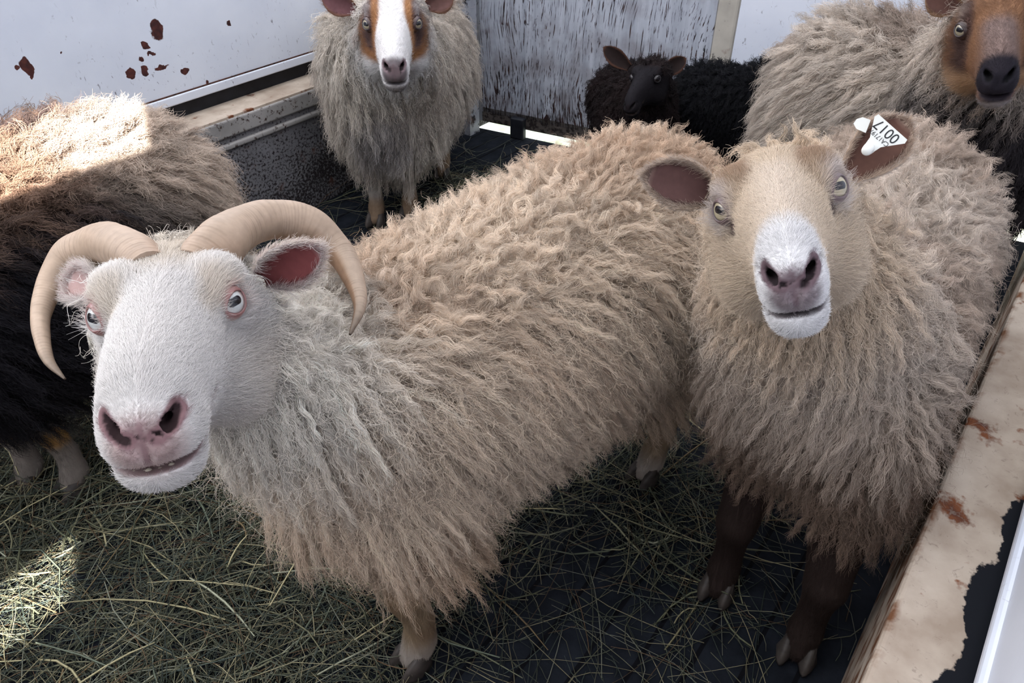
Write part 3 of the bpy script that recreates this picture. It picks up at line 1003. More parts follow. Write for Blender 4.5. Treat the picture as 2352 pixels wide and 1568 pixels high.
        fc = lerp(fc, S['nosecol'], nose * S.get('noseamt', 1))
        near = np.full(len(P), 9.0)
        for s in (-1, 1):
            for (qq, rr) in NPTS + NDEEP:
                near = np.minimum(near, np.linalg.norm(q - np.array(qq) * [1, s, 1], axis=-1) - rr)
        hole = sstep(near, .0075, .0045) * sstep(-d_head(P) / k, .0006, .0022)
        fc = lerp(fc, np.asarray(S['nosecol']) * .18, hole)
        lip = sstep(np.abs(q[..., 2] - um(q)), gapw(q) + .0030, gapw(q) + .0006) * sstep(q[..., 0], .095, .105)
        fc = lerp(fc, S['lipcol'], lip * .85)
        sock = np.zeros(len(P)); 
        for s in (-1, 1):
            sock = np.maximum(sock, sstep(np.linalg.norm(q - np.array([EYE_C[0] + .008, .056 * s, EYE_C[2] + .001]), axis=-1), .0195, .0150))
        fc = lerp(fc, S['lidcol'], sock * .8)
        return lerp(c, fc, face), face, leg, np.maximum(nose, lip), q, sock

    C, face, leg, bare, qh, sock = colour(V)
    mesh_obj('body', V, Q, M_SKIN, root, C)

    # ---- eyes
    for s in S.get('eyes', (-1, 1)):
        eye_and_lid(T, HB, k, s, S.get('gaze', (.74, .60, .20)), root, S['lidcol'], S.get('eyemat', M_EYE), S['face'](np.array([[.015, .06 * s, .035]]))[0])

    if S.get('teeth'):
        tv, tf = [], []
        sv, sf = uv_sphere(10, 8)
        for j in range(6):
            y = (j - 2.5) * .0056 + .002 * math.sin(j * 2.1)
            c = np.array([.1705 - .0008 * (j - 2.5) ** 2 * .6, y, float(um(np.array([.172, y, 0]))) - .0060 + .0006 * math.sin(j * 3.7)])
            n0_ = len(tv); tv += [from_head(c + v * np.array([.0018, .0031, .0042])) for v in sv]; tf += [tuple(n0_ + i for i in f) for f in sf]
        mesh_obj('teeth', np.array(tv), tf, M_TEETH, root)
    # ---- fleece
    woolw = (1 - sstep(face, .25, .75)) * (1 - sstep(leg, .35, .8))
    dens = S['dens'] * woolw * sstep(V[:, 2], .06, .10)
    GP, GN = sample_surface(V, Nn, Q, S.get('gdens', 4500) * (woolw > .05), rng)
    gb = to_body(GP); gq, gf, gl = regions(GP)
    top = sstep(GN[:, 2], .25, .80)
    nz = vnoise(GP, 14, S['seed'])
    neckness = sstep(gb[:, 0], wb - .02, wb + .10)
    back = S.get('back', .55) * (1 - .6 * neckness)
    fl = np.array([0, 0, -1.0]) * (S.get('down', .8)) - F * back[:, None] + rng.normal(size=GP.shape) * (.10 + .35 * top)[:, None]
    fl += (vnoise(GP, 9, S['seed'] + 5) - .5)[:, None] * LFT * .7
    fl = fl - GN * (fl * GN).sum(1, keepdims=True); fl = nrm(fl)
    near_face = sstep(np.linalg.norm(gq * [1, 1, 1], axis=1), .24, .11)
    ln = (S['len_side'] * (1 - top) + S['len_top'] * top) * (.75 + .5 * rng.random(len(GP)))
    ln = ln * (1 - .55 * near_face * S.get('nf', 1)) * (.55 + .45 * (1 - sstep(gl, .1, .6)))
    G = grow(GP, GN, fl, ln, S.get('KL', 11), .65 + .55 * top, .55 * (1 - top), rng, chaos=.08 + S.get('chaos', .34) * top, wave=.0014 + .0012 * nz + .0012 * top, freq=ln * 40)
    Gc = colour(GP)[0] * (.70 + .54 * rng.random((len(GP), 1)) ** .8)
    SP, SN = sample_surface(V, Nn, Q, dens, rng)
    fz = S.get('fuzz', .004)
    P1, R1, C1 = locks(SP, SN, G, Gc, rng, clump=S.get('clump', .92), fuzz=fz, rad=S.get('rad', (.00034, .00015)))
    # a thinner loose layer of stray fibres
    SP2, SN2 = sample_surface(V, Nn, Q, dens * S.get('stray', .16), rng)
    f2 = perp(SN2, rng) * .6 + np.array([0, 0, -.5]); f2 = f2 - SN2 * (f2 * SN2).sum(1, keepdims=True)
    t2 = sstep(SN2[:, 2], .25, .8)
    l2 = (S['len_side'] * (1 - t2) + S['len_top'] * t2) * (.55 + .6 * rng.random(len(SP2)))
    l2 = l2 * (1 - .5 * sstep(np.linalg.norm(to_head(SP2), axis=1), .24, .11))
    P2 = grow(SP2, SN2, nrm(f2), l2, S.get('KL', 11), 1.15, .5, rng, chaos=.55, wave=.0038, freq=l2 * 38)
    R2 = np.repeat(np.linspace(.00020, .00008, S.get('KL', 11))[None], len(P2), 0)
    C2 = np.clip(colour(SP2)[0] * (1.0 + .3 * rng.random((len(SP2), 1))), 0, .9)
    fo = curves_obj('fleece', np.concatenate([P1, P2]), np.concatenate([R1, R2]), np.clip(np.concatenate([C1, C2]), 0, .92), M_WOOL, root)

    # ---- short hair on face and legs
    if S.get('facedens', 0):
        fw = sstep(face, .2, .5) * (1 - np.clip(bare * 1.25, 0, 1)) * (1 - sstep(sock, .3, .8)) * S['facedens'] + sstep(leg, .3, .6) * S['facedens'] * .25
        cheek = sstep(qh[:, 0], .07, -.02)
        FP, FN = sample_surface(V, Nn, Q, fw, rng)
        q, f_, l_ = regions(FP)
        Fh = HB[:, 0]
        flow = -Fh * 1.0 + HB[:, 2] * (.15 * np.sign(q[:, 2:3] + .02)) + HB[:, 1] * np.sign(q[:, 1:2]) * .25
        flow = flow * (1 - l_[:, None]) + np.array([0, 0, -1.0]) * l_[:, None] + rng.normal(size=FP.shape) * .22
        flow = nrm(flow - FN * (flow * FN).sum(1, keepdims=True))
        ch = sstep(q[:, 0], .085, -.03)
        fl_ = (.0075 + S.get('cheek', .016) * ch * sstep(q[:, 2], .05, -.03) + .007 * ch) * (.7 + .6 * rng.random(len(FP)))
        fl_ = fl_ * (1 - .68 * sstep(np.linalg.norm(q - [.182, 0, -.026], axis=1), .045, .024))
        fl_ = np.where(l_ > .5, .009, fl_) * k
        P3 = grow(FP, FN, flow, fl_, 5, S.get('flift', .30), .25 * ch, rng, chaos=.10)
        R3 = np.repeat(np.linspace(.00017, .00005, 5)[None], len(P3), 0) * S.get('frad', 1.0)
        C3 = colour(FP)[0] * (.86 + .28 * rng.random((len(FP), 1)))
        curves_obj('face_hair', P3, R3, np.clip(C3, 0, .92), M_FACE, root)
    S['out'] = dict(root=root, from_head=from_head, HB=HB, T=T, k=k)
    print('%-12s verts %d strands %d  t=%.1f' % (S['name'], len(V), len(P1) + len(P2), time.time() - T0))
    return root


def solid(c):
    c = np.asarray(c, float)
    return lambda P, *a: np.tile(c, (len(P), 1))


def ear_fur(o_parts, parent, length, n, rng_seed, rimcol):
    """soft hairs along an ear's rim and back"""
    o, V, F, C, fr = o_parts
    rng = np.random.default_rng(rng_seed)
    Fq = np.array([f for f in F if len(f) == 4])
    N = vert_normals(V, Fq)
    if (N[:len(V) // 2] @ fr[3]).mean() < 0: N = -N
    A = 0.5 * np.linalg.norm(np.cross(V[Fq[:, 2]] - V[Fq[:, 0]], V[Fq[:, 3]] - V[Fq[:, 1]]), axis=1).sum()
    ii = np.arange(len(V)); half = len(V) // 2
    rimv = (np.abs((ii % 15) - 7) >= 6) | ((ii % half) // 15 >= 20)
    P, Nn = sample_surface(V, N, Fq, np.where((ii >= half) | rimv, n / A, 0.0), rng)
    kd = KDTree(len(V)); [kd.insert(v, i) for i, v in enumerate(V)]; kd.balance()
    near = np.array([kd.find(p)[1] for p in P])
    c = np.array([C[i] for i in near]) * (.85 + .3 * rng.random((len(P), 1)))
    ax = fr[1]
    fl = ax + rng.normal(size=P.shape) * .3; fl = nrm(fl - Nn * (fl * Nn).sum(1, keepdims=True))
    G = grow(P, Nn, fl, length * (.6 + .8 * rng.random(len(P))), 5, .35, .1, rng, chaos=.15)
    curves_obj('ear_hair', G, np.repeat(np.linspace(.00016, .00006, 5)[None], len(P), 0), np.clip(c, 0, .9), M_FACE, o)


Q_ = float(globals().get('HAIR_SCALE', 1.0))


# ---- ram, front left
def ram_wool(P, b, q):
    n = vnoise(P, 11, 3); n2 = vnoise(P, 28, 4)
    c = lerp((.69, .565, .45), (.48, .335, .235), sstep(n * .7 + n2 * .3, .35, .85) * .75)
    c = lerp(c, (.72, .66, .59), sstep(np.linalg.norm(q, axis=1), .27, .14))
    return c


def ram_face(q):
    c = np.tile((.70, .665, .645), (len(q), 1))
    c = lerp(c, (.62, .53, .43), sstep(q[:, 0], .03, -.03) * sstep(np.abs(q[:, 1]), .045, .01) * sstep(q[:, 2], .02, .045) * .75)
    c = lerp(c, (.60, .49, .37), sstep(np.abs(q[:, 1]), .020, .035) * sstep(np.abs(q[:, 0] - .035), .035, .01) * sstep(q[:, 2], .01, .03) * .5)
    c = lerp(c, (.66, .57, .47), sstep(q[:, 0], .08, .0) * sstep(q[:, 2], .0, -.04) * .45)
    c = lerp(c, (.42, .30, .275), sstep(np.linalg.norm(q - [.186, 0, -.030], axis=1), .034, .014) * .8)
    return c


RAM = dict(name='ram', label='cream horned ram with white face and curled horns, front left', cat='sheep', seed=11,
           front=(-.185, .775), rear=(.235, 1.145), feet=[(-.152, .660, 'f'), (-.205, .865, 'f'), (.292, 1.067, 'r'), (.15, 1.22, 'r')],
           zt=.67, zb=.285, rise=.07, drop=1.0, W=.145, T=(-.322, .566, .775), f=(.278, -.903, .327), u=(-.052, .325, .944), hs=1.10, fine=.0024, chest=.15,
           wool=ram_wool, face=ram_face, legcol=lambda P: lerp(lerp((.30, .205, .13), (.40, .30, .20), vnoise(P, 40, 6)), (.48, .42, .37), sstep(P[:, 2], .10, .05)), nosecol=(.20, .115, .12), lipcol=(.14, .065, .065), lidcol=(.33, .155, .145), eyemat=M_EYE_RAM, mouth=.0013, mouth_tilt=.06, mw=1.18, neck_dz=-.035, n1r=.105, teeth=True,
           dens=165000, gdens=7500, KL=14, rad=(.00022, .00009), fuzz=.0016, len_side=.105, len_top=.045, facedens=1700000, cheek=.020, back=.6)
# ---- ewe, front right


def ewe_wool(P, b, q):
    n = vnoise(P, 12, 8); n2 = vnoise(P, 30, 9)
    c = lerp((.60, .51, .435), (.46, .36, .29), sstep(n * .7 + n2 * .3, .35, .8) * .8)
    c = lerp(c, (.66, .53, .40), sstep(np.linalg.norm(q, axis=1), .25, .14) * .8)
    c = lerp(c, (.235, .165, .125), sstep(P[:, 2], .66, .43))  # dirty dark wool low down, with part of the chest's shade in the colour
    return c


def ewe_face(q):
    a = np.abs(q[:, 1])
    c = np.tile((.63, .515, .40), (len(q), 1))
    c = lerp(c, (.70, .61, .53), sstep(a, .035, .0) * sstep(q[:, 0], -.02, .03) * .7)
    br = sstep(q[:, 0], .045, .010) * sstep(q[:, 0], -.062, -.035) * sstep(a, .014, .028) * sstep(a, .060, .050) * sstep(q[:, 2], .014, .028)
    c = lerp(c, (.27, .165, .10), br * .85)
    c = lerp(c, (.36, .25, .15), sstep(q[:, 0], -.035, -.06) * sstep(q[:, 2], .02, .04) * vnoise(q, 130, 2) * .9)
    c = lerp(c, (.74, .72, .72), np.maximum(sstep(q[:, 0], .136, .162), sstep(q[:, 0], .085, .11) * sstep(q[:, 2], -.035, -.05)))
    c = lerp(c, (.20, .155, .165), sstep(np.linalg.norm(q - [.186, 0, -.030], axis=1), .028, .012) * .85)
    c = lerp(c, (.62, .56, .54), sstep(np.linalg.norm(q - [.015, 0, .022] - np.stack([0 * a, np.sign(q[:, 1]) * .062, 0 * a], 1), axis=1), .035, .02) * .8)
    c = lerp(c, (.07, .04, .045), sstep(np.linalg.norm(np.stack([q[:, 0] - .042, a - .045, (q[:, 2] - .004) * 1.2], 1), axis=1), .014, .008))
    return c


EWE = dict(name='ewe', label='cream ewe with an ear tag looking up, front right', cat='sheep', seed=23,
           front=(.42, .775), rear=(.665, 1.18), feet=[(.490, .677, 'f'), (.381, .797, 'f'), (.72, 1.12, 'r'), (.61, 1.23, 'r')],
           zt=.67, zb=.415, hem=.36, rise=.05, W=.138, T=(.273, .669, .837), f=(-.296, -.905, .304), u=(-.247, .38, .891), hs=1.02, fine=.0024, chest=.09,
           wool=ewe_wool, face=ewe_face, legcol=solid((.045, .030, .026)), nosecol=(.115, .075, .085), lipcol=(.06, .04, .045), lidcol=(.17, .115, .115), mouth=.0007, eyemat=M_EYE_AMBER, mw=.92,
           dens=165000, gdens=7500, KL=14, rad=(.00022, .00009), fuzz=.0016, len_side=.078, len_top=.05, facedens=1700000, cheek=.024, back=.45, nf=.8)
# ---- back centre sheep


def back_wool(P, b, q):
    n = vnoise(P, 12, 14)
    c = lerp((.60, .54, .475), (.48, .41, .35), n * .8)
    c = lerp(c, (.66, .64, .63), sstep(np.linalg.norm(q - [.03, 0, -.05], axis=1), .19, .10))
    return lerp(c, (.30, .275, .28), sstep(np.linalg.norm(P - [-.37, 2.02, .37], axis=1), .14, .05) * .8)


def back_face(q):
    a = np.abs(q[:, 1])
    c = np.tile((.66, .635, .63), (len(q), 1))
    pat = sstep(a, .020 + .02 * sstep(q[:, 0], .02, .12), .030 + .02 * sstep(q[:, 0], .02, .12)) * sstep(q[:, 0], .148, .120) * sstep(q[:, 2], -.056, -.040) * sstep(q[:, 2] - .55 * (q[:, 0] - .05), -.075, -.055)
    c = lerp(c, (.30, .145, .065), pat)
    c = lerp(c, (.065, .04, .045), sstep(np.abs(a - .050), .012, .005) * sstep(q[:, 0], .085, .06) * sstep(q[:, 2], -.035, -.02) * .9)
    c = lerp(c, (.075, .055, .062), sstep(np.linalg.norm(q - [.186, 0, -.024], axis=1), .036, .022) * .9)
    c = lerp(c, (.10, .085, .085), sstep(q[:, 2], -.048, -.058) * sstep(q[:, 0], .13, .15) * .8)
    return c


BACK = dict(name='sheep', label='white-faced sheep with brown eye patches facing the camera beside the plywood door', cat='sheep', seed=31,
            front=(-.385, 2.185), rear=(-.305, 2.52), feet=[(-.44, 2.164, 'f'), (-.337, 2.209, 'f'), (-.25, 2.51, 'r'), (-.36, 2.53, 'r')],
            zt=.66, zb=.235, W=.155, T=(-.289, 1.882, .686), f=(.129, -.992, -.02), u=(.02, -.017, 1), hs=1.14, fine=.0045, chest=.14,
            wool=back_wool, face=back_face, legcol=lambda P: lerp((.42, .38, .35), (.24, .165, .11), sstep(P[:, 2], .13, .08)), nosecol=(.17, .12, .13), lipcol=(.04, .03, .035), lidcol=(.07, .045, .05), eyemat=M_EYE_BROWN, mouth=.0009,
            dens=60000, gdens=2600, len_side=.10, len_top=.05, facedens=160000, cheek=.022, back=.1, down=1.1, n0r=.13, n1r=.115, fuzz=.005, rad=(.00050, .00024))
# ---- brown faced sheep, back right


def brown_wool(P, b, q):
    n = vnoise(P, 10, 24); n2 = vnoise(P, 26, 25)
    c = lerp((.56, .485, .42), (.36, .285, .235), sstep(n * .6 + n2 * .4, .3, .85))
    dark = np.maximum(sstep(b[:, 0], .27, .37) * sstep(P[:, 2], .74, .64), sstep(P[:, 2], .42, .30))
    return lerp(c, (.050, .042, .046), dark)


def brown_face(q):
    a = np.abs(q[:, 1])
    c = np.tile((.21, .105, .055), (len(q), 1))
    c = lerp(c, (.17, .115, .10), sstep(a, .035, .015) * sstep(q[:, 0], .03, .08))
    c = lerp(c, (.40, .24, .13), sstep(a, .03, .0) * sstep(q[:, 0], .0, -.05) * .8)
    c = lerp(c, (.05, .028, .028), sstep(np.abs(a - .046), .016, .006) * sstep(np.abs(q[:, 0] - .01), .055, .03) * .85)
    c = lerp(c, (.42, .26, .15), sstep(q[:, 2], -.035, -.06) * sstep(q[:, 0], .10, .06))
    c = lerp(c, (.22, .19, .18), sstep(q[:, 2], -.055, -.064) * sstep(q[:, 0], .11, .13))
    c = lerp(c, (.016, .013, .018), sstep(np.linalg.norm((q - [.185, 0, -.022]) * [1, .9, 1.1], axis=1), .052, .036))
    c = lerp(c, (.24, .21, .20), sstep(q[:, 2], -.056, -.063) * sstep(q[:, 0], .11, .13))
    return c


BROWN = dict(name='sheep', label='brown-faced sheep with long cream wool at the right back', cat='sheep', seed=41,
             front=(1.05, 1.575), rear=(.84, 1.94), feet=[(.995, 1.545, 'f'), (1.105, 1.605, 'f'), (.785, 1.91, 'r'), (.895, 1.97, 'r')],
             zt=.70, zb=.31, W=.15, T=(.874, 1.396, .811), f=(-.421, -.907, .006), u=(-.212, .105, .971), hs=1.05, fine=.0042, chest=.12,
             wool=brown_wool, face=brown_face, legcol=solid((.03, .025, .026)), nosecol=(.014, .012, .017), lipcol=(.02, .015, .02), lidcol=(.05, .03, .03), eyemat=M_EYE_BROWN, mouth=.0012,
             dens=75000, gdens=2600, len_side=.11, len_top=.075, facedens=220000, cheek=.020, back=.9, down=.9, chaos=.25, fuzz=.004, rad=(.00044, .0002))
# ---- dark sheep, left


def left_wool(P, b, q):
    n = vnoise(P, 14, 33)
    c = np.tile((.016, .014, .018), (len(P), 1))
    top = sstep(P[:, 2] + .05 * (n - .5), .56, .66)
    c = lerp(c, (.24, .15, .105), top)
    rump = sstep(b[:, 0] + .05 * (n - .5) - .15 * sstep(P[:, 2], .55, .70) + .10 * sstep(b[:, 1], .02, -.05), .10, -.04)
    c = lerp(c, (.46, .375, .31), rump)
    spine = sstep(np.abs(b[:, 1] + .035), .035, .012) * sstep(b[:, 0], .02, .10) * sstep(P[:, 2], .5, .6)
    return lerp(c, (.045, .03, .03), spine * .9)


LEFT = dict(name='sheep', label='black sheep with a tan rump at the left edge', cat='sheep', seed=53,
            front=(-.97, 1.02), rear=(-.735, 1.33), feet=[(-.995, 1.048, 'f'), (-.895, 1.030, 'f'), (-.80, 1.375, 'r'), (-.675, 1.285, 'r')],
            zt=.68, zb=.28, W=.165, T=(-1.10, .56, .78), f=(-.55, -.80, -.2), u=(-.1, -.1, 1), hs=1.05, fine=.007, chest=.13,
            wool=left_wool, face=solid((.03, .025, .025)), legcol=lambda P: lerp((.24, .205, .18), (.42, .24, .09), sstep(np.abs(P[:, 2] - .175), .035, .018)), nosecol=(.02, .015, .02), lipcol=(.02, .015, .02), lidcol=(.03, .02, .02), mouth=.0012,
            dens=90000, gdens=3300, len_side=.10, len_top=.06, facedens=260000, back=.9, down=.8, fuzz=.004, rad=(.00040, .00018))
# ---- two lambs by the door
LAMB = dict(name='lamb', label='dark brown lamb with tan-rimmed ears in front of the plywood door', cat='lamb', seed=61,
            front=(.400, 2.205), rear=(.375, 2.44), poll=.055, feet=[(.345, 2.205, 'f'), (.455, 2.205, 'f'), (.33, 2.44, 'r'), (.43, 2.44, 'r')],
            zt=.44, zb=.19, W=.105, T=(.380, 2.095, .492), f=(-.488, -.864, -.125), u=(-.176, -.042, .983), hs=.74, fine=.0042, chest=.08, rump=.07,
            wool=lambda P, b, q: lerp((.020, .012, .012), (.011, .008, .009), vnoise(P, 20, 5)), face=solid((.0075, .006, .008)), legcol=solid((.02, .016, .016)), nosecol=(.022, .016, .018), lipcol=(.05, .035, .03), lidcol=(.016, .012, .015), mouth=.0012, noseamt=.6,
            eyemat=M_EYE_DARK, dens=60000, gdens=5200, len_side=.035, len_top=.028, facedens=90000, cheek=.006, back=.3, n0r=.075, n1r=.065, ls=.8, lr=.72, hem=.2, hoof=.75, fuzz=.003, rad=(.0005, .00025), gaze=(.5, .8, .15))
LAMB2 = dict(name='lamb', label='black lamb turned away, squeezed behind the brown-faced sheep', cat='lamb', seed=67,
             front=(.76, 2.275), rear=(.60, 2.355), feet=[(.735, 2.225, 'f'), (.785, 2.325, 'f'), (.575, 2.305, 'r'), (.625, 2.405, 'r')],
             zt=.455, zb=.20, W=.095, T=(.95, 2.17, .50), f=(.90, -.42, -.25), u=(.2, -.1, 1), hs=.72, fine=.007, chest=.08, rump=.08,
             wool=solid((.0075, .0075, .010)), face=solid((.006, .006, .008)), legcol=solid((.015, .013, .014)), nosecol=(.015, .012, .014), lipcol=(.02, .015, .015), lidcol=(.03, .02, .02), mouth=.0012,
             eyemat=M_EYE_DARK, dens=60000, gdens=5200, len_side=.032, len_top=.030, facedens=20000, cheek=.006, back=.3, n0r=.075, n1r=.065, ls=.8, lr=.72, hem=.2, hoof=.75, fuzz=.003, rad=(.0005, .00025))
for S_ in (RAM, EWE, BACK, BROWN, LEFT, LAMB, LAMB2):
    S_['dens'] *= Q_; S_['facedens'] *= Q_
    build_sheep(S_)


def ears(S, items, fur=0, flen=.010):
    for i, it in enumerate(items):
        e = ear_mesh('ear', parent=S['out']['root'], **it)
        if fur: ear_fur(e, S['out']['root'], flen, int(fur * Q_), S['seed'] + 100 + i, None)
        it['o'] = e


CAMP = np.array([0, 0, CAM_Z])
def to_cam(p): return nrm(CAMP - np.asarray(p))


# ram's ears and horns
eL = [px(606, 632, .765), px(738, 566, .715)]
eR = [px(238, 668, .775), px(160, 640, .785)]
ears(RAM, [dict(base=eL[0], tip=eL[1], open_dir=to_cam(eL[0]) + np.array([-.15, -.1, -.35]), width=.050, cols=((.19, .055, .055), (.66, .58, .52), (.72, .66, .63)), cup=.75),
           dict(base=eR[0], tip=eR[1], open_dir=to_cam(eR[0]) + np.array([.3, 0, -.2]), width=.042, cols=((.42, .28, .26), (.66, .6, .56), (.72, .66, .63)), cup=.7)], fur=9000, flen=.012)


def horn_lines(t, a):
    return (math.sin(t * 1500 + 2.5 * math.sin(t * 47) + 1.2 * math.sin(a)) * (.5 + .5 * math.sin(t * 83 + a)) + .9 * math.sin(t * 560 + 2.0 * math.sin(t * 31 + 1) + 1.6 * math.sin(a + .5)) * (.5 + .5 * math.sin(t * 57 + 2 * a))) * .5


def horn_ridge(t, a, s):
    return .010 * horn_lines(t, a) * (1 - .6 * s) + .010 * math.sin(t * 170 + .5 * math.sin(a * 2)) + .035 * math.cos(2 * a + .6)


def horn_col(t, a, s):
    st = float(vnoise(np.array([[math.cos(a) * 1.6, math.sin(a) * 1.6, t * 9]]), 1.7, 71)[0])
    ln = horn_lines(t, a)
    c = np.array([.39, .285, .21]) * (1 - .28 * max(0, ln)) * (.80 + .30 * st)
    low = min(1, float(sstep(np.array(-math.cos(a + .2) + .9 * (st - .45)), .0, .85)) + .45 * max(0, ln - .40) + .7 * float(sstep(np.array(s), .13, .02)) * st)
    c = c * (1 - low * .78) + np.array([.20, .105, .055]) * low * .78
    if s > .86: c = c * (1 - (s - .86) * 5)
    return c


def horn(pts, parent):
    P = [px(x, y, d) for x, y, d, w in pts]
    R = [w * .5 * d / 1700 for x, y, d, w in pts]
    return tube_mesh('horn', P, R, M_HORN, parent, horn_col, nr=24, ns=420, flat=1.0, ridge=horn_ridge, flat_dir=(0, -.3, 1))


horn([(455, 620, .735, 118), (497, 570, .755, 118), (550, 527, .80, 98), (625, 504, .845, 88), (708, 516, .87, 84), (770, 568, .88, 68), (812, 640, .85, 48), (826, 708, .815, 27), (804, 768, .785, 6)], RAM['out']['root'])
horn([(350, 625, .715, 105), (318, 592, .735, 108), (275, 568, .765, 104), (222, 570, .82, 104), (165, 592, .83, 88), (120, 650, .82, 62), (94, 722, .79, 42), (96, 775, .765, 35), (112, 828, .745, 24), (149, 870, .73, 5)], RAM['out']['root'])
# ewe's ears and tag
eR = [px(1640, 448, .80), px(1478, 398, .775)]
eL = [px(1940, 408, .79), px(2086, 276, .80)]
ears(EWE, [dict(base=eR[0], tip=eR[1], open_dir=to_cam(eR[0]) + np.array([-.1, 0, .15]), width=.052, cols=((.105, .055, .05), (.50, .42, .36), (.60, .48, .38)), cup=.55),
           dict(base=eL[0], tip=eL[1], open_dir=to_cam(eL[0]) + np.array([.1, 0, .1]), width=.058, cols=((.10, .048, .035), (.50, .42, .36), (.55, .42, .32)), cup=.5)], fur=11000, flen=.008)
b0 = np.array(px(1974, 350, .765)); tp = np.array(px(2026, 312, .765))
zz = to_cam(tp); pr = np.array(px(1974 - 45, 350 - 40, .765)) - b0
tx = nrm(pr - zz * (pr @ zz)); ty = np.cross(zz, tx)          # text runs along tx, its tops point along ty


def tag_pt(x, y, z=0.0): return tp + tx * x + ty * y + zz * z


out = [(-.0205, -.0125), (.0185, -.0125), (.0195, -.0085), (.0075, .0085), (.0055, .018), (-.0055, .018), (-.0075, .0085), (-.0215, -.0085)]
V = [tag_pt(x, y, z) for z in (-.0009, .0009) for x, y in out]; n_ = len(out)
F_ = [tuple(range(n_ - 1, -1, -1)), tuple(range(n_, 2 * n_))] + [(i, (i + 1) % n_, n_ + (i + 1) % n_, n_ + i) for i in range(n_)]
M_TAG = m_plain('white_plastic', (.72, .72, .68), .4, .4)
M_INK = m_plain('black_ink', (.02, .02, .022), .6)
tg = mesh_obj('ear_tag', V, F_, M_TAG, EWE['out']['root'], smooth=False)
tg['label'] = 'white plastic ear tag'
stud = tube_mesh('tag_stud', [tag_pt(0, .016, -.004), tag_pt(0, .0185, .004), tag_pt(0, .0195, .0085), tag_pt(0, .0197, .0095)], [.0062, .0056, .0048, .0040], M_TAG, tg, None, 20, 14)
bk = [tag_pt(.020, -.004, -.010), tag_pt(.028, -.001, -.010), tag_pt(.031, .004, -.010), tag_pt(.030, .009, -.010), tag_pt(.024, .011, -.010), tag_pt(.014, .008, -.010)]
bk2 = [p + zz * .0016 for p in bk]; nb = len(bk)
mesh_obj('tag_back', bk + bk2, [tuple(range(nb - 1, -1, -1)), tuple(range(nb, 2 * nb))] + [(i, (i + 1) % nb, nb + (i + 1) % nb, nb + i) for i in range(nb)], M_TAG, tg, smooth=False)


def tag_text(body, size, x, y, name):
    cu = bpy.data.curves.new(name, 'FONT'); cu.body = body; cu.size = size; cu.align_x = 'CENTER'; cu.align_y = 'CENTER'; cu.extrude = .0001
    o = bpy.data.objects.new(name, cu); cu.materials.append(M_INK)
    me = bpy.data.meshes.new_from_object(o)
    bpy.data.objects.remove(o)
    o = bpy.data.objects.new(name, me)
    if not me.materials: me.materials.append(M_INK)
    attach(o, tg)
    o.matrix_basis = Matrix(np.stack([tx, ty, zz, tag_pt(x, y, .0011)], 1).tolist() + [[0, 0, 0, 1]])


tag_text('0017', .0145, 0, -.0060, 'tag_number')
tag_text('CA17197', .0062, .0005, .0030, 'tag_code')
# back sheep, brown sheep, lamb ears
eR = [px(818, 22, 1.86), px(737, -12, 1.84)]; eL = [px(982, 12, 1.86), px(1042, -14, 1.84)]
ears(BACK, [dict(base=eR[0], tip=eR[1], open_dir=to_cam(eR[0]) + np.array([-.2, 0, -.2]), width=.062, cols=((.14, .065, .07), (.30, .18, .12), (.20, .10, .06)), cup=.6),
            dict(base=eL[0], tip=eL[1], open_dir=to_cam(eL[0]) + np.array([.2, 0, -.2]), width=.062, cols=((.16, .085, .075), (.30, .18, .12), (.20, .10, .06)), cup=.6)], fur=1500)
eR = [px(2202, 22, 1.41), px(2128, -16, 1.42)]; eL = [px(2400, 10, 1.38), px(2480, -10, 1.40)]
ears(BROWN, [dict(base=e[0], tip=e[1], open_dir=to_cam(e[0]) + np.array([0, 0, -.1]), width=.055, cols=((.10, .05, .04), (.20, .11, .06), (.28, .17, .10)), cup=.55) for e in (eR, eL)], fur=2000)
eR = [px(1446, 155, 2.17), px(1386, 108, 2.15)]; eL = [px(1520, 168, 2.17), px(1576, 134, 2.15)]
ears(LAMB, [dict(base=e[0], tip=e[1], open_dir=to_cam(e[0]) + np.array([0, 0, -.2]), width=.050, cols=((.022, .014, .013), (.03, .02, .018), (.12, .055, .035)), cup=.5) for e in (eR, eL)], fur=1200, flen=.007)

# ------------------------------------------------------------------ hay
def hay_density(a, b_):
    """0..1 over the floor, in trailer coordinates"""
    n = vnoise(np.stack([a, b_, 0 * a], 1), 6, 77)
    d = sstep(b_, -.35, -.75) * sstep(a, 1.15, .75)
    d = np.maximum(d, .11 * sstep(b_, .05, -.2) * sstep(a, 1.5, 1.0))
    d = np.maximum(d, .45 * sstep(np.abs(a - 1.0), .35, .1) * sstep(np.abs(b_ + .38), .28, .1))
    d = np.maximum(d, .85 * sstep(np.abs(a - 1.75), .30, .08) * sstep(np.abs(b_ + 1.45), .34, .12))
    d = np.maximum(d, .05)
    return d * (.65 + .7 * n)


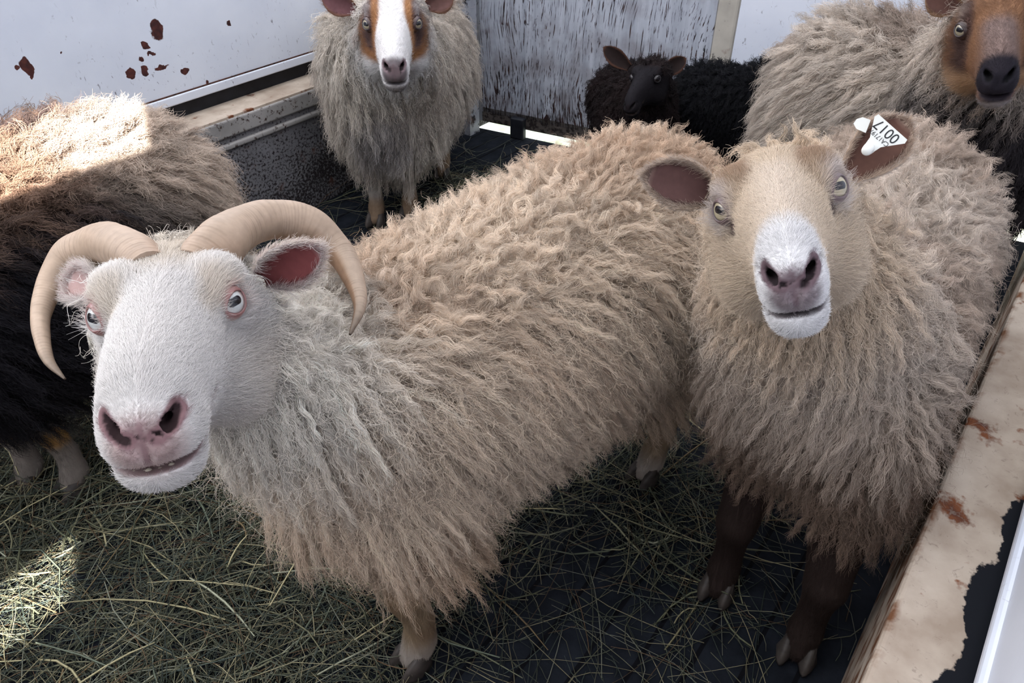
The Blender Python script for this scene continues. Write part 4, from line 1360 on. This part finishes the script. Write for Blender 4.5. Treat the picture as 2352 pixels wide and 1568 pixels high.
def make_hay(n, rng):
    a = rng.uniform(-.35, 2.3, n * 3); b_ = rng.uniform(LB + .02, RB - .01, n * 3)
    d = hay_density(a, b_)
    k = rng.random(n * 3) < d; a, b_, d = a[k][:n], b_[k][:n], np.clip(d[k][:n], 0, 1)
    M = len(a)
    L = rng.gamma(2.6, .045, M) + .02
    long_ = rng.random(M) < .08; L[long_] *= 1.7; L = np.clip(L, .02, .40)
    th = rng.random(M) * 6.283
    z0 = .004 + rng.random(M) ** 1.3 * .055 * np.clip(d, 0, 1)
    tilt = rng.normal(size=M) * .16
    K = 5
    s = np.linspace(-.5, .5, K)
    bend = rng.normal(size=M) * .30 * np.where(rng.random(M) < .78, 1, 3.2)
    dirx, diry = np.cos(th), np.sin(th)
    P = np.zeros((M, K, 3)); base = AX_U[None] * a[:, None] + AX_N[None] * b_[:, None]
    for i in range(K):
        x = s[i] * L; off = bend * L * (s[i] ** 2)
        P[:, i, 0] = base[:, 0] + dirx * x - diry * off
        P[:, i, 1] = base[:, 1] + diry * x + dirx * off
        P[:, i, 2] = z0 + tilt * x + rng.normal(size=M) * .002
    P[:, :, 2] = np.maximum(P[:, :, 2], .002)
    # stay inside the trailer
    bb = P @ AX_N; over = np.maximum(bb - (RB - .004), 0) + np.minimum(bb - (LB + .014), 0)
    P -= over[..., None] * AX_N
    thick = rng.random(M) < .10
    r = np.where(thick, rng.uniform(.0013, .0024, M), rng.uniform(.0005, .0010, M))
    T = np.gradient(P, axis=1); T = nrm(T)
    sd = nrm(np.cross(T, np.array([0, 0, 1.0]))); up = np.cross(sd, T)
    taper = np.array([.8, 1, 1, .9, .45])
    rr = r[:, None, None] * taper[None, :, None]
    rings = []
    for j, (cx, cy) in enumerate(((-1, -.35), (1, -.35), (0, .55))):
        rings.append(P + sd * rr * cx + up * rr * cy)
    V = np.stack(rings, 2).reshape(-1, 3)
    base_i = (np.arange(M) * K * 3)[:, None]
    q = []
    for i in range(K - 1):
        for j in range(3):
            q.append([i * 3 + j, i * 3 + (j + 1) % 3, (i + 1) * 3 + (j + 1) % 3, (i + 1) * 3 + j])
    Fq = (base_i[:, :, None] + np.array(q)[None]).reshape(-1, 4)
    pal = np.array([(.095, .105, .072), (.165, .16, .105), (.045, .055, .045), (.33, .29, .175), (.13, .08, .045), (.065, .085, .072), (.23, .235, .18)])
    c = pal[rng.choice(len(pal), M, p=[.24, .20, .18, .11, .07, .12, .08])] * (.55 + .8 * rng.random((M, 1)))
    c = np.where(thick[:, None], c * 1.15 + np.array([.06, .055, .025]), c)
    C = np.repeat(c, K * 3, 0)
    return V, Fq, C


V, Fq, C = make_hay(int(19000), np.random.default_rng(5))
hay = mesh_obj('hay', V, Fq, m_attr('hay_stalks', .6, .25), None, C, smooth=False)
tag(hay, 'loose green and straw-coloured hay scattered on the dark trailer floor', 'hay', kind='stuff')
print('built in %.1f s' % (time.time() - T0))
